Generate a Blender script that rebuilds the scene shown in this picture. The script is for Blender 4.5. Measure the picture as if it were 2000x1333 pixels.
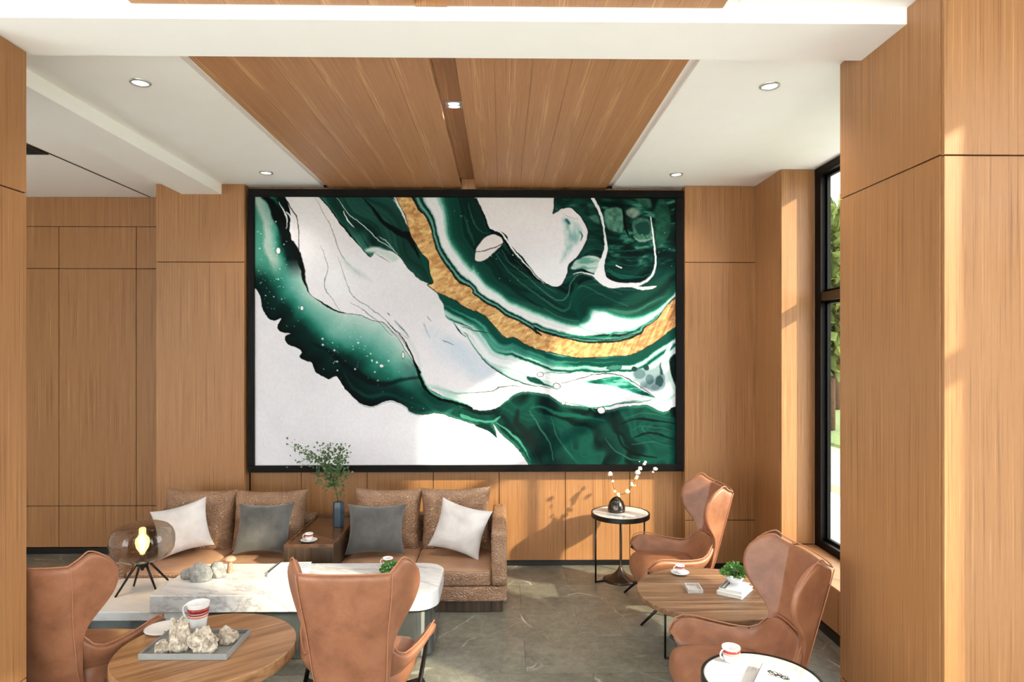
import bpy, bmesh, math, random
import numpy as np
from mathutils import Vector, Matrix, Euler

# ------------------------------------------------------------------ scene, camera, light
for o in list(bpy.data.objects):
    bpy.data.objects.remove(o)
SC = bpy.context.scene
COL = SC.collection
R = math.radians

cam_data = bpy.data.cameras.new('camera')
cam_data.sensor_width = 36.0
cam_data.lens = 23.4
cam_data.shift_y = 0.00825
cam_data.clip_end = 300
cam = bpy.data.objects.new('camera', cam_data)
cam.location = (0, 0, 2.3)
cam.rotation_euler = (R(90), 0, -math.atan2(20, 1300))
COL.objects.link(cam)
SC.camera = cam

world = bpy.data.worlds.new('hazy_sky')
SC.world = world
world.use_nodes = True
bg = world.node_tree.nodes['Background']
bg.inputs[0].default_value = (0.92, 0.96, 1.0, 1)
bg.inputs[1].default_value = 7.5

sun_data = bpy.data.lights.new('sun', 'SUN')
sun_data.energy = 8.5
sun_data.angle = R(1.6)
sun_data.color = (1.0, 0.87, 0.63)
sun = bpy.data.objects.new('sun', sun_data)
SUN_DIR = Vector((-0.60, 0.44, -0.36)).normalized()
sun.rotation_euler = SUN_DIR.to_track_quat('-Z', 'Y').to_euler()
sun.location = (20, -12, 14)
COL.objects.link(sun)

SC.view_settings.view_transform = 'Standard'
SC.view_settings.look = 'None'
SC.view_settings.gamma = 1.0
SC.view_settings.use_curve_mapping = False
SC.view_settings.exposure = 0.37
SC.cycles.max_bounces = 10
SC.cycles.diffuse_bounces = 6
SC.cycles.transparent_max_bounces = 12
SC.cycles.sample_clamp_indirect = 6.0

# ------------------------------------------------------------------ helpers
def lin(r, g, b):
    f = lambda c: (c / 255 / 12.92) if c / 255 <= .04045 else ((c / 255 + .055) / 1.055) ** 2.4
    return (f(r), f(g), f(b), 1)

def link(name, me, mat=None, parent=None):
    o = bpy.data.objects.new(name, me)
    COL.objects.link(o)
    if mat is not None and len(me.materials) == 0:
        me.materials.append(mat)
    if parent is not None:
        o.parent = parent
    return o

def mesh(name, V, F, smooth=False):
    me = bpy.data.meshes.new(name)
    me.from_pydata([tuple(v) for v in V], [], [tuple(f) for f in F])
    if smooth:
        me.polygons.foreach_set('use_smooth', [True] * len(me.polygons))
    me.update()
    return me

def obj(name, VF, mat, parent=None, smooth=False):
    return link(name, mesh(name, VF[0], VF[1], smooth), mat, parent)

def join(*parts):
    V, F = [], []
    for v, f in parts:
        n = len(V)
        V += [tuple(p) for p in v]
        F += [tuple(i + n for i in q) for q in f]
    return V, F

def move(VF, loc=(0, 0, 0), rot=(0, 0, 0), scale=(1, 1, 1)):
    M = Matrix.Translation(loc) @ Euler(rot).to_matrix().to_4x4() @ Matrix.Diagonal((*scale, 1))
    return [tuple(M @ Vector(v)) for v in VF[0]], VF[1]

def box(x0, x1, y0, y1, z0, z1):
    V = [(x, y, z) for z in (z0, z1) for y in (y0, y1) for x in (x0, x1)]
    return V, [(0, 2, 3, 1), (4, 5, 7, 6), (0, 1, 5, 4), (2, 6, 7, 3), (0, 4, 6, 2), (1, 3, 7, 5)]

def bbox(x0, x1, y0, y1, z0, z1, b=.004, seg=1):
    bm = bmesh.new()
    v, f = box(x0, x1, y0, y1, z0, z1)
    bv = [bm.verts.new(p) for p in v]
    for q in f:
        bm.faces.new([bv[i] for i in q])
    bmesh.ops.bevel(bm, geom=bm.edges[:], offset=b, segments=seg, profile=.5, affect='EDGES')
    bm.verts.index_update()
    V = [tuple(p.co) for p in bm.verts]
    F = [[p.index for p in q.verts] for q in bm.faces]
    bm.free()
    return V, F

def lathe(prof, n=32, cap0=True, cap1=True):
    V, F = [], []
    m = len(prof)
    for (r, z) in prof:
        for k in range(n):
            a = 2 * math.pi * k / n
            V.append((r * math.cos(a), r * math.sin(a), z))
    for i in range(m - 1):
        for k in range(n):
            k2 = (k + 1) % n
            F.append((i * n + k, i * n + k2, (i + 1) * n + k2, (i + 1) * n + k))
    if cap0:
        F.append(tuple(range(n - 1, -1, -1)))
    if cap1:
        F.append(tuple((m - 1) * n + k for k in range(n)))
    return V, F

def tube(pts, r, n=8, caps=True):
    """tube along points; r a number or a list"""
    pts = [Vector(p) for p in pts]
    m = len(pts)
    rs = r if isinstance(r, (list, tuple)) else [r] * m
    V, F = [], []
    up = Vector((0, 0, 1))
    prev = None
    for i, p in enumerate(pts):
        d = (pts[min(i + 1, m - 1)] - pts[max(i - 1, 0)]).normalized()
        if prev is None:
            a = d.cross(up)
            if a.length < .05:
                a = d.cross(Vector((1, 0, 0)))
        else:
            a = prev - d * prev.dot(d)
        a.normalize()
        prev = a
        b = d.cross(a)
        for k in range(n):
            t = 2 * math.pi * k / n
            V.append(tuple(p + (a * math.cos(t) + b * math.sin(t)) * rs[i]))
    for i in range(m - 1):
        for k in range(n):
            k2 = (k + 1) % n
            F.append((i * n + k, i * n + k2, (i + 1) * n + k2, (i + 1) * n + k))
    if caps:
        F.append(tuple(range(n - 1, -1, -1)))
        F.append(tuple((m - 1) * n + k for k in range(n)))
    return V, F

def bar(p, q, w, h):
    """rectangular bar between two points"""
    p, q = Vector(p), Vector(q)
    d = (q - p).normalized()
    a = d.cross(Vector((0, 0, 1)))
    if a.length < .05:
        a = Vector((1, 0, 0))
    a.normalize()
    b = d.cross(a).normalized()
    V = []
    for e in (p, q):
        for s, t in ((-1, -1), (1, -1), (1, 1), (-1, 1)):
            V.append(tuple(e + a * s * w / 2 + b * t * h / 2))
    return V, [(0, 3, 2, 1), (4, 5, 6, 7), (0, 1, 5, 4), (1, 2, 6, 5), (2, 3, 7, 6), (3, 0, 4, 7)]

def grid(P):
    """quad grid from P[i][j]"""
    n, m = len(P), len(P[0])
    V = [tuple(p) for row in P for p in row]
    F = [(i * m + j, i * m + j + 1, (i + 1) * m + j + 1, (i + 1) * m + j) for i in range(n - 1) for j in range(m - 1)]
    return V, F

def roundbox(w, d, h, r, n=10, crown=0.0, front=0.0):
    """rounded cushion block centred on the origin"""
    bm = bmesh.new()
    bmesh.ops.create_cube(bm, size=2)
    bmesh.ops.subdivide_edges(bm, edges=bm.edges[:], cuts=n, use_grid_fill=True)
    bm.verts.index_update()
    a, b, c = w / 2, d / 2, h / 2
    V = []
    for v in bm.verts:
        # crowd the rings towards the edges so the rounding is smooth
        f = lambda t: math.copysign(1 - (1 - abs(t)) ** 1.7, t)
        p = Vector((f(v.co.x) * a, f(v.co.y) * b, f(v.co.z) * c))
        q = Vector((max(-(a - r), min(a - r, p.x)), max(-(b - r), min(b - r, p.y)), max(-(c - r), min(c - r, p.z))))
        e = p - q
        if e.length > 1e-6:
            k = r / max(e.length, 1e-6)
            ml = max(abs(e.x), abs(e.y), abs(e.z)) / r
            p = q + e * k * min(1, ml)
        if p.z > 0:
            p.z += crown * (1 - (p.x / a) ** 2) * (1 - (p.y / b) ** 2) * (p.z / c)
        V.append(tuple(p))
    F = [[v.index for v in f.verts] for f in bm.faces]
    bm.free()
    return V, F

def hnoise(x, y, z, s):
    from mathutils import noise
    return noise.noise(Vector((x * s, y * s, z * s)))

def pillow(w, h, t, e=4.0, k=.5, pinch=.08, n=22, seed=0, wrinkle=.006):
    """pillow in the XZ plane, front toward -Y"""
    rows = []
    for side in (-1, 1):
        P = []
        for i in range(n + 1):
            row = []
            for j in range(n + 1):
                u = math.sin((2 * j / n - 1) * math.pi / 2)
                v = math.sin((2 * i / n - 1) * math.pi / 2)
                x = u * w / 2 * (1 - pinch * (1 - v * v) * abs(u))
                z = v * h / 2 * (1 - pinch * (1 - u * u) * abs(v))
                m = max(0, (1 - abs(u) ** e) * (1 - abs(v) ** e)) ** k
                y = t / 2 * m
                wr = wrinkle * hnoise(u * 1.0, v * 1.0, seed * 3.1 + side, 2.2) * m * 2 + wrinkle * math.sin(math.atan2(v, u) * 14 + seed) * (u * u + v * v) * .5 * m
                row.append((x, side * (y + wr), z))
            P.append(row)
        g = grid(P)
        if side > 0:
            g = (g[0], [tuple(reversed(f)) for f in g[1]])
        rows.append(g)
    V, F = join(*rows)
    # weld the seam
    bm = bmesh.new()
    bv = [bm.verts.new(p) for p in V]
    for f in F:
        try:
            bm.faces.new([bv[i] for i in f])
        except ValueError:
            pass
    bmesh.ops.remove_doubles(bm, verts=bm.verts[:], dist=.0008)
    bmesh.ops.recalc_face_normals(bm, faces=bm.faces[:])
    bm.verts.index_update()
    out = [tuple(p.co) for p in bm.verts], [[p.index for p in q.verts] for q in bm.faces]
    bm.free()
    return out

def tag(o, label=None, cat=None, group=None, kind=None):
    if label: o['label'] = label
    if cat: o['category'] = cat
    if group: o['group'] = group
    if kind: o['kind'] = kind
    return o

def thing(name, label, cat, loc=(0, 0, 0), rotz=0, group=None):
    o = bpy.data.objects.new(name, None)
    o.empty_display_size = .1
    COL.objects.link(o)
    o.location = loc
    o.rotation_euler = (0, 0, rotz)
    return tag(o, label, cat, group)

def copy_tree(root, loc, rotz, label, group=None):
    r = root.copy()
    COL.objects.link(r)
    r.location = loc
    r.rotation_euler = (0, 0, rotz)
    tag(r, label, None, group)
    for ch in list(root.children):
        c = ch.copy()
        COL.objects.link(c)
        c.parent = r
        for g in list(ch.children):
            d = g.copy()
            COL.objects.link(d)
            d.parent = c
    return r

# ------------------------------------------------------------------ materials
class NT:
    def __init__(self, name):
        self.m = bpy.data.materials.new(name)
        self.m.use_nodes = True
        self.t = self.m.node_tree
        self.b = self.t.nodes['Principled BSDF']
        self.out = self.t.nodes['Material Output']

    def n(self, typ, **kw):
        nd = self.t.nodes.new(typ)
        for k, v in kw.items():
            if k.startswith('i_'):
                key = k[2:]
                nd.inputs[int(key) if key.isdigit() else key.replace('_', ' ')].default_value = v
            else:
                setattr(nd, k, v)
        return nd

    def l(self, a, b):
        self.t.links.new(a, b)

    def coords(self, world=False, scale=(1, 1, 1), rot=(0, 0, 0)):
        if world:
            src = self.n('ShaderNodeNewGeometry').outputs['Position']
        else:
            src = self.n('ShaderNodeTexCoord').outputs['Object']
        mp = self.n('ShaderNodeMapping')
        mp.inputs['Scale'].default_value = scale
        if any(rot):
            m0 = self.n('ShaderNodeMapping')
            m0.inputs['Rotation'].default_value = rot
            self.l(src, m0.inputs['Vector'])
            src = m0.outputs['Vector']
        self.l(src, mp.inputs['Vector'])
        return mp.outputs['Vector']

    def noise(self, vec, scale=1, detail=4, rough=.55, dist=0):
        nd = self.n('ShaderNodeTexNoise')
        nd.inputs['Scale'].default_value = scale
        nd.inputs['Detail'].default_value = detail
        nd.inputs['Roughness'].default_value = rough
        nd.inputs['Distortion'].default_value = dist
        self.l(vec, nd.inputs['Vector'])
        return nd.outputs['Fac']

    def ramp(self, fac, stops, interp='LINEAR'):
        nd = self.n('ShaderNodeValToRGB')
        cr = nd.color_ramp
        cr.interpolation = interp
        while len(cr.elements) < len(stops):
            cr.elements.new(.5)
        for e, (p, c) in zip(cr.elements, stops):
            e.position = p
            e.color = c if len(c) == 4 else (*c, 1)
        self.l(fac, nd.inputs['Fac'])
        return nd.outputs['Color']

    def mix(self, a, b, fac, mode='MIX'):
        nd = self.n('ShaderNodeMix', data_type='RGBA', blend_type=mode)
        if isinstance(fac, (int, float)):
            nd.inputs[0].default_value = fac
        else:
            self.l(fac, nd.inputs[0])
        for s, i in ((a, 6), (b, 7)):
            if isinstance(s, tuple):
                nd.inputs[i].default_value = s
            else:
                self.l(s, nd.inputs[i])
        return nd.outputs[2]

    def base(self, c):
        if isinstance(c, tuple):
            self.b.inputs['Base Color'].default_value = c
        else:
            self.l(c, self.b.inputs['Base Color'])
        return self

    def set(self, rough=.5, metal=0, spec=.5, **kw):
        self.b.inputs['Roughness'].default_value = rough
        self.b.inputs['Metallic'].default_value = metal
        self.b.inputs['Specular IOR Level'].default_value = spec
        for k, v in kw.items():
            self.b.inputs[k.replace('_', ' ')].default_value = v
        return self

    def bump(self, h, strength=.2, dist=.01):
        nd = self.n('ShaderNodeBump')
        nd.inputs['Strength'].default_value = strength
        nd.inputs['Distance'].default_value = dist
        self.l(h, nd.inputs['Height'])
        self.l(nd.outputs['Normal'], self.b.inputs['Normal'])
        return self

def plain(name, rgb, rough=.5, metal=0, spec=.5, var=.06, scale=30, bump=0, **kw):
    k = NT(name)
    c = lin(*rgb)
    f = k.noise(k.coords(), scale, 3)
    k.base(k.ramp(f, [(.3, tuple(x * (1 - var) for x in c[:3])), (.7, tuple(min(1, x * (1 + var)) for x in c[:3]))]))
    k.set(rough, metal, spec, **kw)
    if bump:
        k.bump(f, bump, .003)
    return k.m

def veneer(name, dark, mid, light, mode, rough=.5):
    """straight grained veneer. mode 'wall': grain up; 'ceil': grain along Y"""
    k = NT(name)
    pos = k.n('ShaderNodeNewGeometry').outputs['Position']
    sep = k.n('ShaderNodeSeparateXYZ')
    k.l(pos, sep.inputs[0])
    if mode == 'wall':
        s = k.n('ShaderNodeMath', operation='ADD')
        k.l(sep.outputs['X'], s.inputs[0]); k.l(sep.outputs['Y'], s.inputs[1])
        a, b = s.outputs[0], sep.outputs['Z']
    else:
        a, b = sep.outputs['X'], sep.outputs['Y']
    def vec(sa, sb):
        m1 = k.n('ShaderNodeMath', operation='MULTIPLY'); m1.inputs[1].default_value = sa
        m2 = k.n('ShaderNodeMath', operation='MULTIPLY'); m2.inputs[1].default_value = sb
        k.l(a, m1.inputs[0]); k.l(b, m2.inputs[0])
        c = k.n('ShaderNodeCombineXYZ')
        k.l(m1.outputs[0], c.inputs[0]); k.l(m2.outputs[0], c.inputs[1])
        return c.outputs[0]
    fine = k.noise(vec(95, .9), 1, 3, .6)
    broad = k.noise(vec(14, .12), 1, 2, .5)
    pores = k.noise(vec(260, 7), 1, 2, .6)
    c1 = k.ramp(fine, [(.28, dark), (.46, mid), (.58, mid), (.76, light)])
    c2 = k.ramp(broad, [(.3, tuple(x * .90 for x in mid[:3])), (.7, tuple(min(1, x * 1.08) for x in mid[:3]))])
    c = k.mix(c1, c2, .28)
    c = k.mix(c, k.ramp(pores, [(.35, (.80, .78, .76, 1)), (.6, (1, 1, 1, 1))]), .5, 'MULTIPLY')
    if mode == 'ceil':
        # a cluster of pale grain lines once per board
        sh = k.n('ShaderNodeMath', operation='ADD'); sh.inputs[1].default_value = 1.822 + .232 * 20
        k.l(a, sh.inputs[0])
        md = k.n('ShaderNodeMath', operation='MODULO'); md.inputs[1].default_value = .2325
        k.l(sh.outputs[0], md.inputs[0])
        band = k.ramp(md.outputs[0], [(.0, (.9, .9, .9, 1)), (.035, (.9, .9, .9, 1)), (.055, (0, 0, 0, 1)), (.20, (0, 0, 0, 1)), (.2325, (.5, .5, .5, 1))])
        ln = k.ramp(k.noise(vec(150, 1.6), 1, 2, .5, .4), [(.50, (0, 0, 0, 1)), (.60, (1, 1, 1, 1))])
        c = k.mix(c, light, k.mix(band, ln, 1.0, 'MULTIPLY'))
    k.base(c).set(rough, 0, .35)
    k.bump(fine, .06, .004)
    return k.m

M = {}
M['veneer'] = veneer('oak_veneer', lin(104, 66, 38), lin(158, 111, 70), lin(200, 152, 104), 'wall', .45)
M['ceil_wood'] = veneer('oak_ceiling_veneer', lin(150, 102, 66), lin(178, 127, 86), lin(206, 158, 114), 'ceil', .5)
M['white'] = plain('white_paint', (250, 248, 246), .75, 0, .3, .01, 4)
M['joint'] = plain('dark_joint', (58, 34, 20), .9, 0, .1)
M['black'] = plain('black_metal', (9, 9, 9), .38, .1, .4, .2)
M['frame_black'] = plain('black_brown_frame', (8, 6, 5), .5, 0, .12, .2)
M['base_black'] = plain('black_baseboard', (10, 10, 11), .4, 0, .4, .2)

def floor_stone():
    k = NT('grey_marble_tile')
    p = k.coords(True)
    rnd = k.n('ShaderNodeObjectInfo').outputs['Random']
    off = k.n('ShaderNodeVectorMath', operation='MULTIPLY_ADD')
    cmb = k.n('ShaderNodeCombineXYZ')
    k.l(rnd, cmb.inputs[2])
    off.inputs[1].default_value = (1, 1, 1)
    sc = k.n('ShaderNodeVectorMath', operation='SCALE'); sc.inputs['Scale'].default_value = 9
    k.l(cmb.outputs[0], sc.inputs[0])
    k.l(p, off.inputs[0]); k.l(sc.outputs[0], off.inputs[2])
    v = off.outputs[0]
    f1 = k.noise(v, 1.5, 6, .62, .8)
    f2 = k.noise(v, 13, 7, .78, .6)
    c1 = k.ramp(f1, [(.28, lin(72, 71, 64)), (.45, lin(102, 101, 92)), (.58, lin(122, 120, 108)), (.75, lin(148, 146, 132))])
    c2 = k.ramp(f2, [(.3, lin(50, 47, 42)), (.5, lin(108, 104, 94)), (.62, lin(134, 130, 117)), (.8, lin(176, 172, 158))])
    c = k.mix(c1, c2, .5)
    # white veins: sparse crooked cracks
    def vein(scale, w, fac, lo, hi):
        wn = k.n('ShaderNodeTexNoise'); wn.inputs['Scale'].default_value = 3.0; wn.inputs['Detail'].default_value = 4
        k.l(v, wn.inputs['Vector'])
        ad = k.n('ShaderNodeMix', data_type='VECTOR'); ad.inputs[0].default_value = .16
        k.l(v, ad.inputs[4]); k.l(wn.outputs['Color'], ad.inputs[5])
        vo = k.n('ShaderNodeTexVoronoi', feature='DISTANCE_TO_EDGE'); vo.inputs['Scale'].default_value = scale
        k.l(ad.outputs[1], vo.inputs['Vector'])
        r = k.ramp(vo.outputs['Distance'], [(0, (fac, fac, fac, 1)), (w, (0, 0, 0, 1))])
        g = k.noise(v, 1.7, 3)
        return k.mix(r, k.ramp(g, [(lo, (0, 0, 0, 1)), (hi, (1, 1, 1, 1))]), 1.0, 'MULTIPLY')
    c = k.mix(c, lin(200, 196, 182), vein(1.3, .010, .9, .50, .62))
    c = k.mix(c, lin(170, 166, 152), vein(3.4, .014, .5, .48, .66))
    k.base(c).set(.30, 0, .45)
    return k.m
M['floor'] = floor_stone()
M['bounce_floor'] = plain('pale_bounce_stone', (240, 238, 234), .5, 0, .3, .03, 2)  # unseen floor, made pale to bounce light onto the ceiling

def marble(name, scale=3.0, grey=(158, 154, 156), rot=(0, 0, R(24))):
    k = NT(name)
    p = k.coords(False, (.55, 2.6, 1.6), rot)
    f = k.noise(p, scale, 5, .6, .45)
    s = k.n('ShaderNodeMath', operation='SUBTRACT'); s.inputs[1].default_value = .5
    k.l(f, s.inputs[0])
    a = k.n('ShaderNodeMath', operation='ABSOLUTE'); k.l(s.outputs[0], a.inputs[0])
    v = k.ramp(a.outputs[0], [(0, lin(*grey)), (.02, lin(188, 185, 186)), (.08, lin(209, 208, 208))])
    cl = k.noise(p, scale * .7, 4, .6, .3)
    w = k.ramp(cl, [(.36, lin(192, 189, 190)), (.55, lin(208, 207, 207)), (.7, lin(213, 212, 212))])
    msk = k.noise(p, scale * .55, 2)
    c = k.mix(v, w, k.ramp(msk, [(.42, (.15, .15, .15, 1)), (.58, (.95, .95, .95, 1))]))
    k.base(c).set(.16, 0, .5)
    return k.m
M['marble'] = marble('white_veined_marble')
M['marble_b'] = marble('white_round_marble', 4.5, (166, 163, 162))

def walnut(name, cols, ax=(1.4, 22, 22), rot=(0, 0, 0), rough=.35):
    k = NT(name)
    p = k.coords(False, ax, rot)
    f = k.noise(p, 1, 6, .62, .35)
    g = k.noise(k.coords(False, (ax[0] * 2, ax[1] * 7, ax[2] * 7), rot), 1, 3, .6)
    c = k.ramp(f, [(.28, lin(*cols[0])), (.45, lin(*cols[1])), (.58, lin(*cols[2])), (.74, lin(*cols[3]))])
    c = k.mix(c, k.ramp(g, [(.3, (.62, .6, .58, 1)), (.65, (1, 1, 1, 1))]), .55, 'MULTIPLY')
    k.base(c).set(rough, 0, .4).bump(g, .08, .003)
    return k.m
M['walnut'] = walnut('walnut_tabletop', ((82, 58, 40), (120, 88, 64), (142, 108, 80), (164, 132, 100)))
M['walnut_l'] = walnut('light_walnut_tabletop', ((98, 66, 42), (142, 102, 68), (164, 122, 86), (186, 148, 110)), (1.2, 18, 18), (0, 0, R(-38)))
M['dark_wood'] = walnut('dark_smoked_wood', ((40, 29, 22), (62, 47, 36), (78, 60, 47), (98, 78, 62)), (1.2, 26, 26), (0, R(90), 0), .3)
M['tray_wood'] = walnut('dark_walnut_tray', ((62, 38, 22), (88, 58, 36), (108, 74, 48), (124, 88, 58)), (1, 14, 14), (0, 0, R(30)), .25)

def leather_tan():
    k = NT('tan_leather')
    p = k.coords()
    f = k.noise(p, 5, 5, .6, .3)
    g = k.noise(p, 160, 3, .6)
    c = k.ramp(f, [(.3, lin(118, 74, 52)), (.5, lin(140, 91, 65)), (.7, lin(156, 105, 77))])
    c = k.mix(c, k.ramp(g, [(.3, (.8, .78, .76, 1)), (.65, (1, 1, 1, 1))]), .5, 'MULTIPLY')
    k.base(c).set(.42, 0, .45).bump(g, .12, .002)
    return k.m
M['tan'] = leather_tan()
M['tan_seam'] = plain('tan_piping', (160, 106, 78), .5, 0, .4)

def leather_pebble():
    k = NT('brown_pebbled_leather')
    p = k.coords(False, (1, 1, 1.7))
    vo = k.n('ShaderNodeTexVoronoi', feature='DISTANCE_TO_EDGE')
    vo.inputs['Scale'].default_value = 40
    wn = k.n('ShaderNodeTexNoise'); wn.inputs['Scale'].default_value = 9; k.l(p, wn.inputs['Vector'])
    ad = k.n('ShaderNodeMix', data_type='VECTOR'); ad.inputs[0].default_value = .06
    k.l(p, ad.inputs[4]); k.l(wn.outputs['Color'], ad.inputs[5])
    k.l(ad.outputs[1], vo.inputs['Vector'])
    h = k.ramp(vo.outputs['Distance'], [(0, (0, 0, 0, 1)), (.22, (1, 1, 1, 1))])
    f = k.noise(p, 4, 3)
    c = k.ramp(f, [(.3, lin(148, 112, 88)), (.7, lin(176, 138, 110))])
    c = k.mix(c, k.ramp(vo.outputs['Distance'], [(0, (.62, .58, .55, 1)), (.12, (1, 1, 1, 1))]), .7, 'MULTIPLY')
    k.base(c).set(.25, 0, .6).bump(h, .8, .009)
    return k.m
M['pebble'] = leather_pebble()

def leather_plain():
    k = NT('brown_smooth_leather')
    p = k.coords()
    g = k.noise(p, 120, 3, .6)
    f = k.noise(p, 4, 3)
    c = k.ramp(f, [(.3, lin(152, 114, 90)), (.7, lin(172, 134, 106))])
    k.base(c).set(.42, 0, .45).bump(g, .1, .002)
    return k.m
M['brown'] = leather_plain()

def fabric(name, rgb, rgb2, sheen=.3):
    k = NT(name)
    p = k.coords()
    f = k.noise(p, 6, 4, .6, .4)
    g = k.noise(p, 420, 2)
    c = k.ramp(f, [(.35, lin(*rgb)), (.65, lin(*rgb2))])
    k.base(c).set(.85, 0, .2).bump(g, .12, .002)
    k.b.inputs['Sheen Weight'].default_value = sheen
    return k.m
M['grey_velvet'] = fabric('grey_velvet', (72, 71, 70), (90, 88, 86), .35)
M['white_linen'] = fabric('white_linen', (190, 184, 183), (206, 201, 200), .15)

def thin_glass(name, tint, refl=.5, rough=.02):
    k = NT(name)
    k.t.nodes.remove(k.b)
    tr = k.n('ShaderNodeBsdfTransparent'); tr.inputs[0].default_value = (*tint, 1)
    gl = k.n('ShaderNodeBsdfGlossy'); gl.inputs['Roughness'].default_value = rough
    fr = k.n('ShaderNodeLayerWeight'); fr.inputs[0].default_value = .5
    pw = k.n('ShaderNodeMath', operation='POWER'); pw.inputs[1].default_value = 4
    k.l(fr.outputs['Facing'], pw.inputs[0])
    mul = k.n('ShaderNodeMath', operation='MULTIPLY_ADD'); mul.inputs[1].default_value = refl; mul.inputs[2].default_value = .045
    mul.use_clamp = True
    k.l(pw.outputs[0], mul.inputs[0])
    mx = k.n('ShaderNodeMixShader')
    k.l(mul.outputs[0], mx.inputs[0]); k.l(tr.outputs[0], mx.inputs[1]); k.l(gl.outputs[0], mx.inputs[2])
    k.l(mx.outputs[0], k.out.inputs['Surface'])
    return k.m
M['pane'] = thin_glass('window_glass', (.95, .97, .96), .6)
M['smoke'] = thin_glass('smoked_glass', (.70, .64, .58), 1.3, .03)
M['bulb_glass'] = thin_glass('amber_bulb_glass', (1.0, .86, .58), .8)
def _glow(m):
    nt = m.node_tree
    out = nt.nodes['Material Output']
    src = out.inputs['Surface'].links[0].from_socket
    em = nt.nodes.new('ShaderNodeEmission'); em.inputs[0].default_value = (1, .80, .42, 1); em.inputs[1].default_value = .9
    ad = nt.nodes.new('ShaderNodeAddShader')
    nt.links.new(src, ad.inputs[0]); nt.links.new(em.outputs[0], ad.inputs[1]); nt.links.new(ad.outputs[0], out.inputs['Surface'])
_glow(M['bulb_glass'])
M['steel_glass'] = plain('smoky_polished_base', (92, 94, 92), .12, .55, .6, .15, 5)
M['bronze'] = plain('brushed_bronze', (64, 46, 34), .38, .5, .5)
M['gun'] = plain('gunmetal_glaze', (78, 72, 68), .16, .85, .6, .2, 12)
M['ceramic'] = plain('white_ceramic', (222, 221, 221), .15, 0, .5, .01)
M['red'] = plain('red_glaze', (150, 44, 38), .2, 0, .5, .1)
M['pink'] = plain('pink_glaze', (214, 146, 124), .2, 0, .5, .05)
M['paper'] = plain('white_paper', (218, 217, 216), .6, 0, .3, .02)
M['paper_edge'] = plain('page_block', (214, 210, 202), .8, 0, .2, .1, 200)
M['ink'] = plain('black_ink', (30, 30, 32), .6, 0, .3)
M['slate'] = plain('slate_print', (74, 76, 78), .6, 0, .3, .15)
M['tray_grey'] = plain('grey_lacquer', (128, 128, 126), .35, 0, .4, .04)
M['concrete'] = plain('pale_concrete', (176, 170, 164), .7, 0, .3, .12, 40, .2)
M['leaf'] = plain('dark_green_leaf', (66, 96, 56), .5, 0, .4, .3, 14)
M['leaf_b'] = plain('bright_green_leaf', (92, 136, 62), .45, 0, .4, .3, 40)
M['moss'] = plain('moss_green', (72, 122, 52), .7, 0, .3, .35, 60)
M['twig'] = plain('brown_twig', (86, 62, 46), .8, 0, .2, .2)
M['blossom'] = plain('white_blossom', (240, 234, 222), .6, 0, .3, .05)
M['bud'] = plain('cream_bud', (236, 214, 160), .6, 0, .3, .05)
M['blue'] = plain('blue_grey_glaze', (52, 66, 78), .32, 0, .5, .12)
M['mushwood'] = plain('pink_brown_wood', (176, 132, 110), .5, 0, .3, .2, 25)
M['soil'] = plain('dark_soil', (42, 32, 24), .95, 0, .1, .3, 80)

def rock(name, a, b, c_):
    k = NT(name)
    p = k.coords()
    f = k.noise(p, 24, 6, .7, .5)
    c = k.ramp(f, [(.3, lin(*a)), (.5, lin(*b)), (.68, lin(*c_))])
    k.base(c).set(.85, 0, .25).bump(f, .6, .012)
    return k.m
M['rock'] = rock('pale_quartz_rock', (96, 82, 70), (166, 152, 136), (206, 196, 182))
M['rock_g'] = rock('grey_smooth_stone', (104, 102, 101), (138, 136, 134), (160, 158, 156))

def emis(name, rgb, s):
    k = NT(name)
    k.b.inputs['Base Color'].default_value = (*rgb, 1)
    k.b.inputs['Emission Color'].default_value = (*rgb, 1)
    k.b.inputs['Emission Strength'].default_value = s
    return k.m
M['led'] = emis('lit_led_disc', (1.0, .97, .92), 2.2)
M['filament'] = emis('glowing_filament', (1.0, .74, .34), 22)

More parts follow.
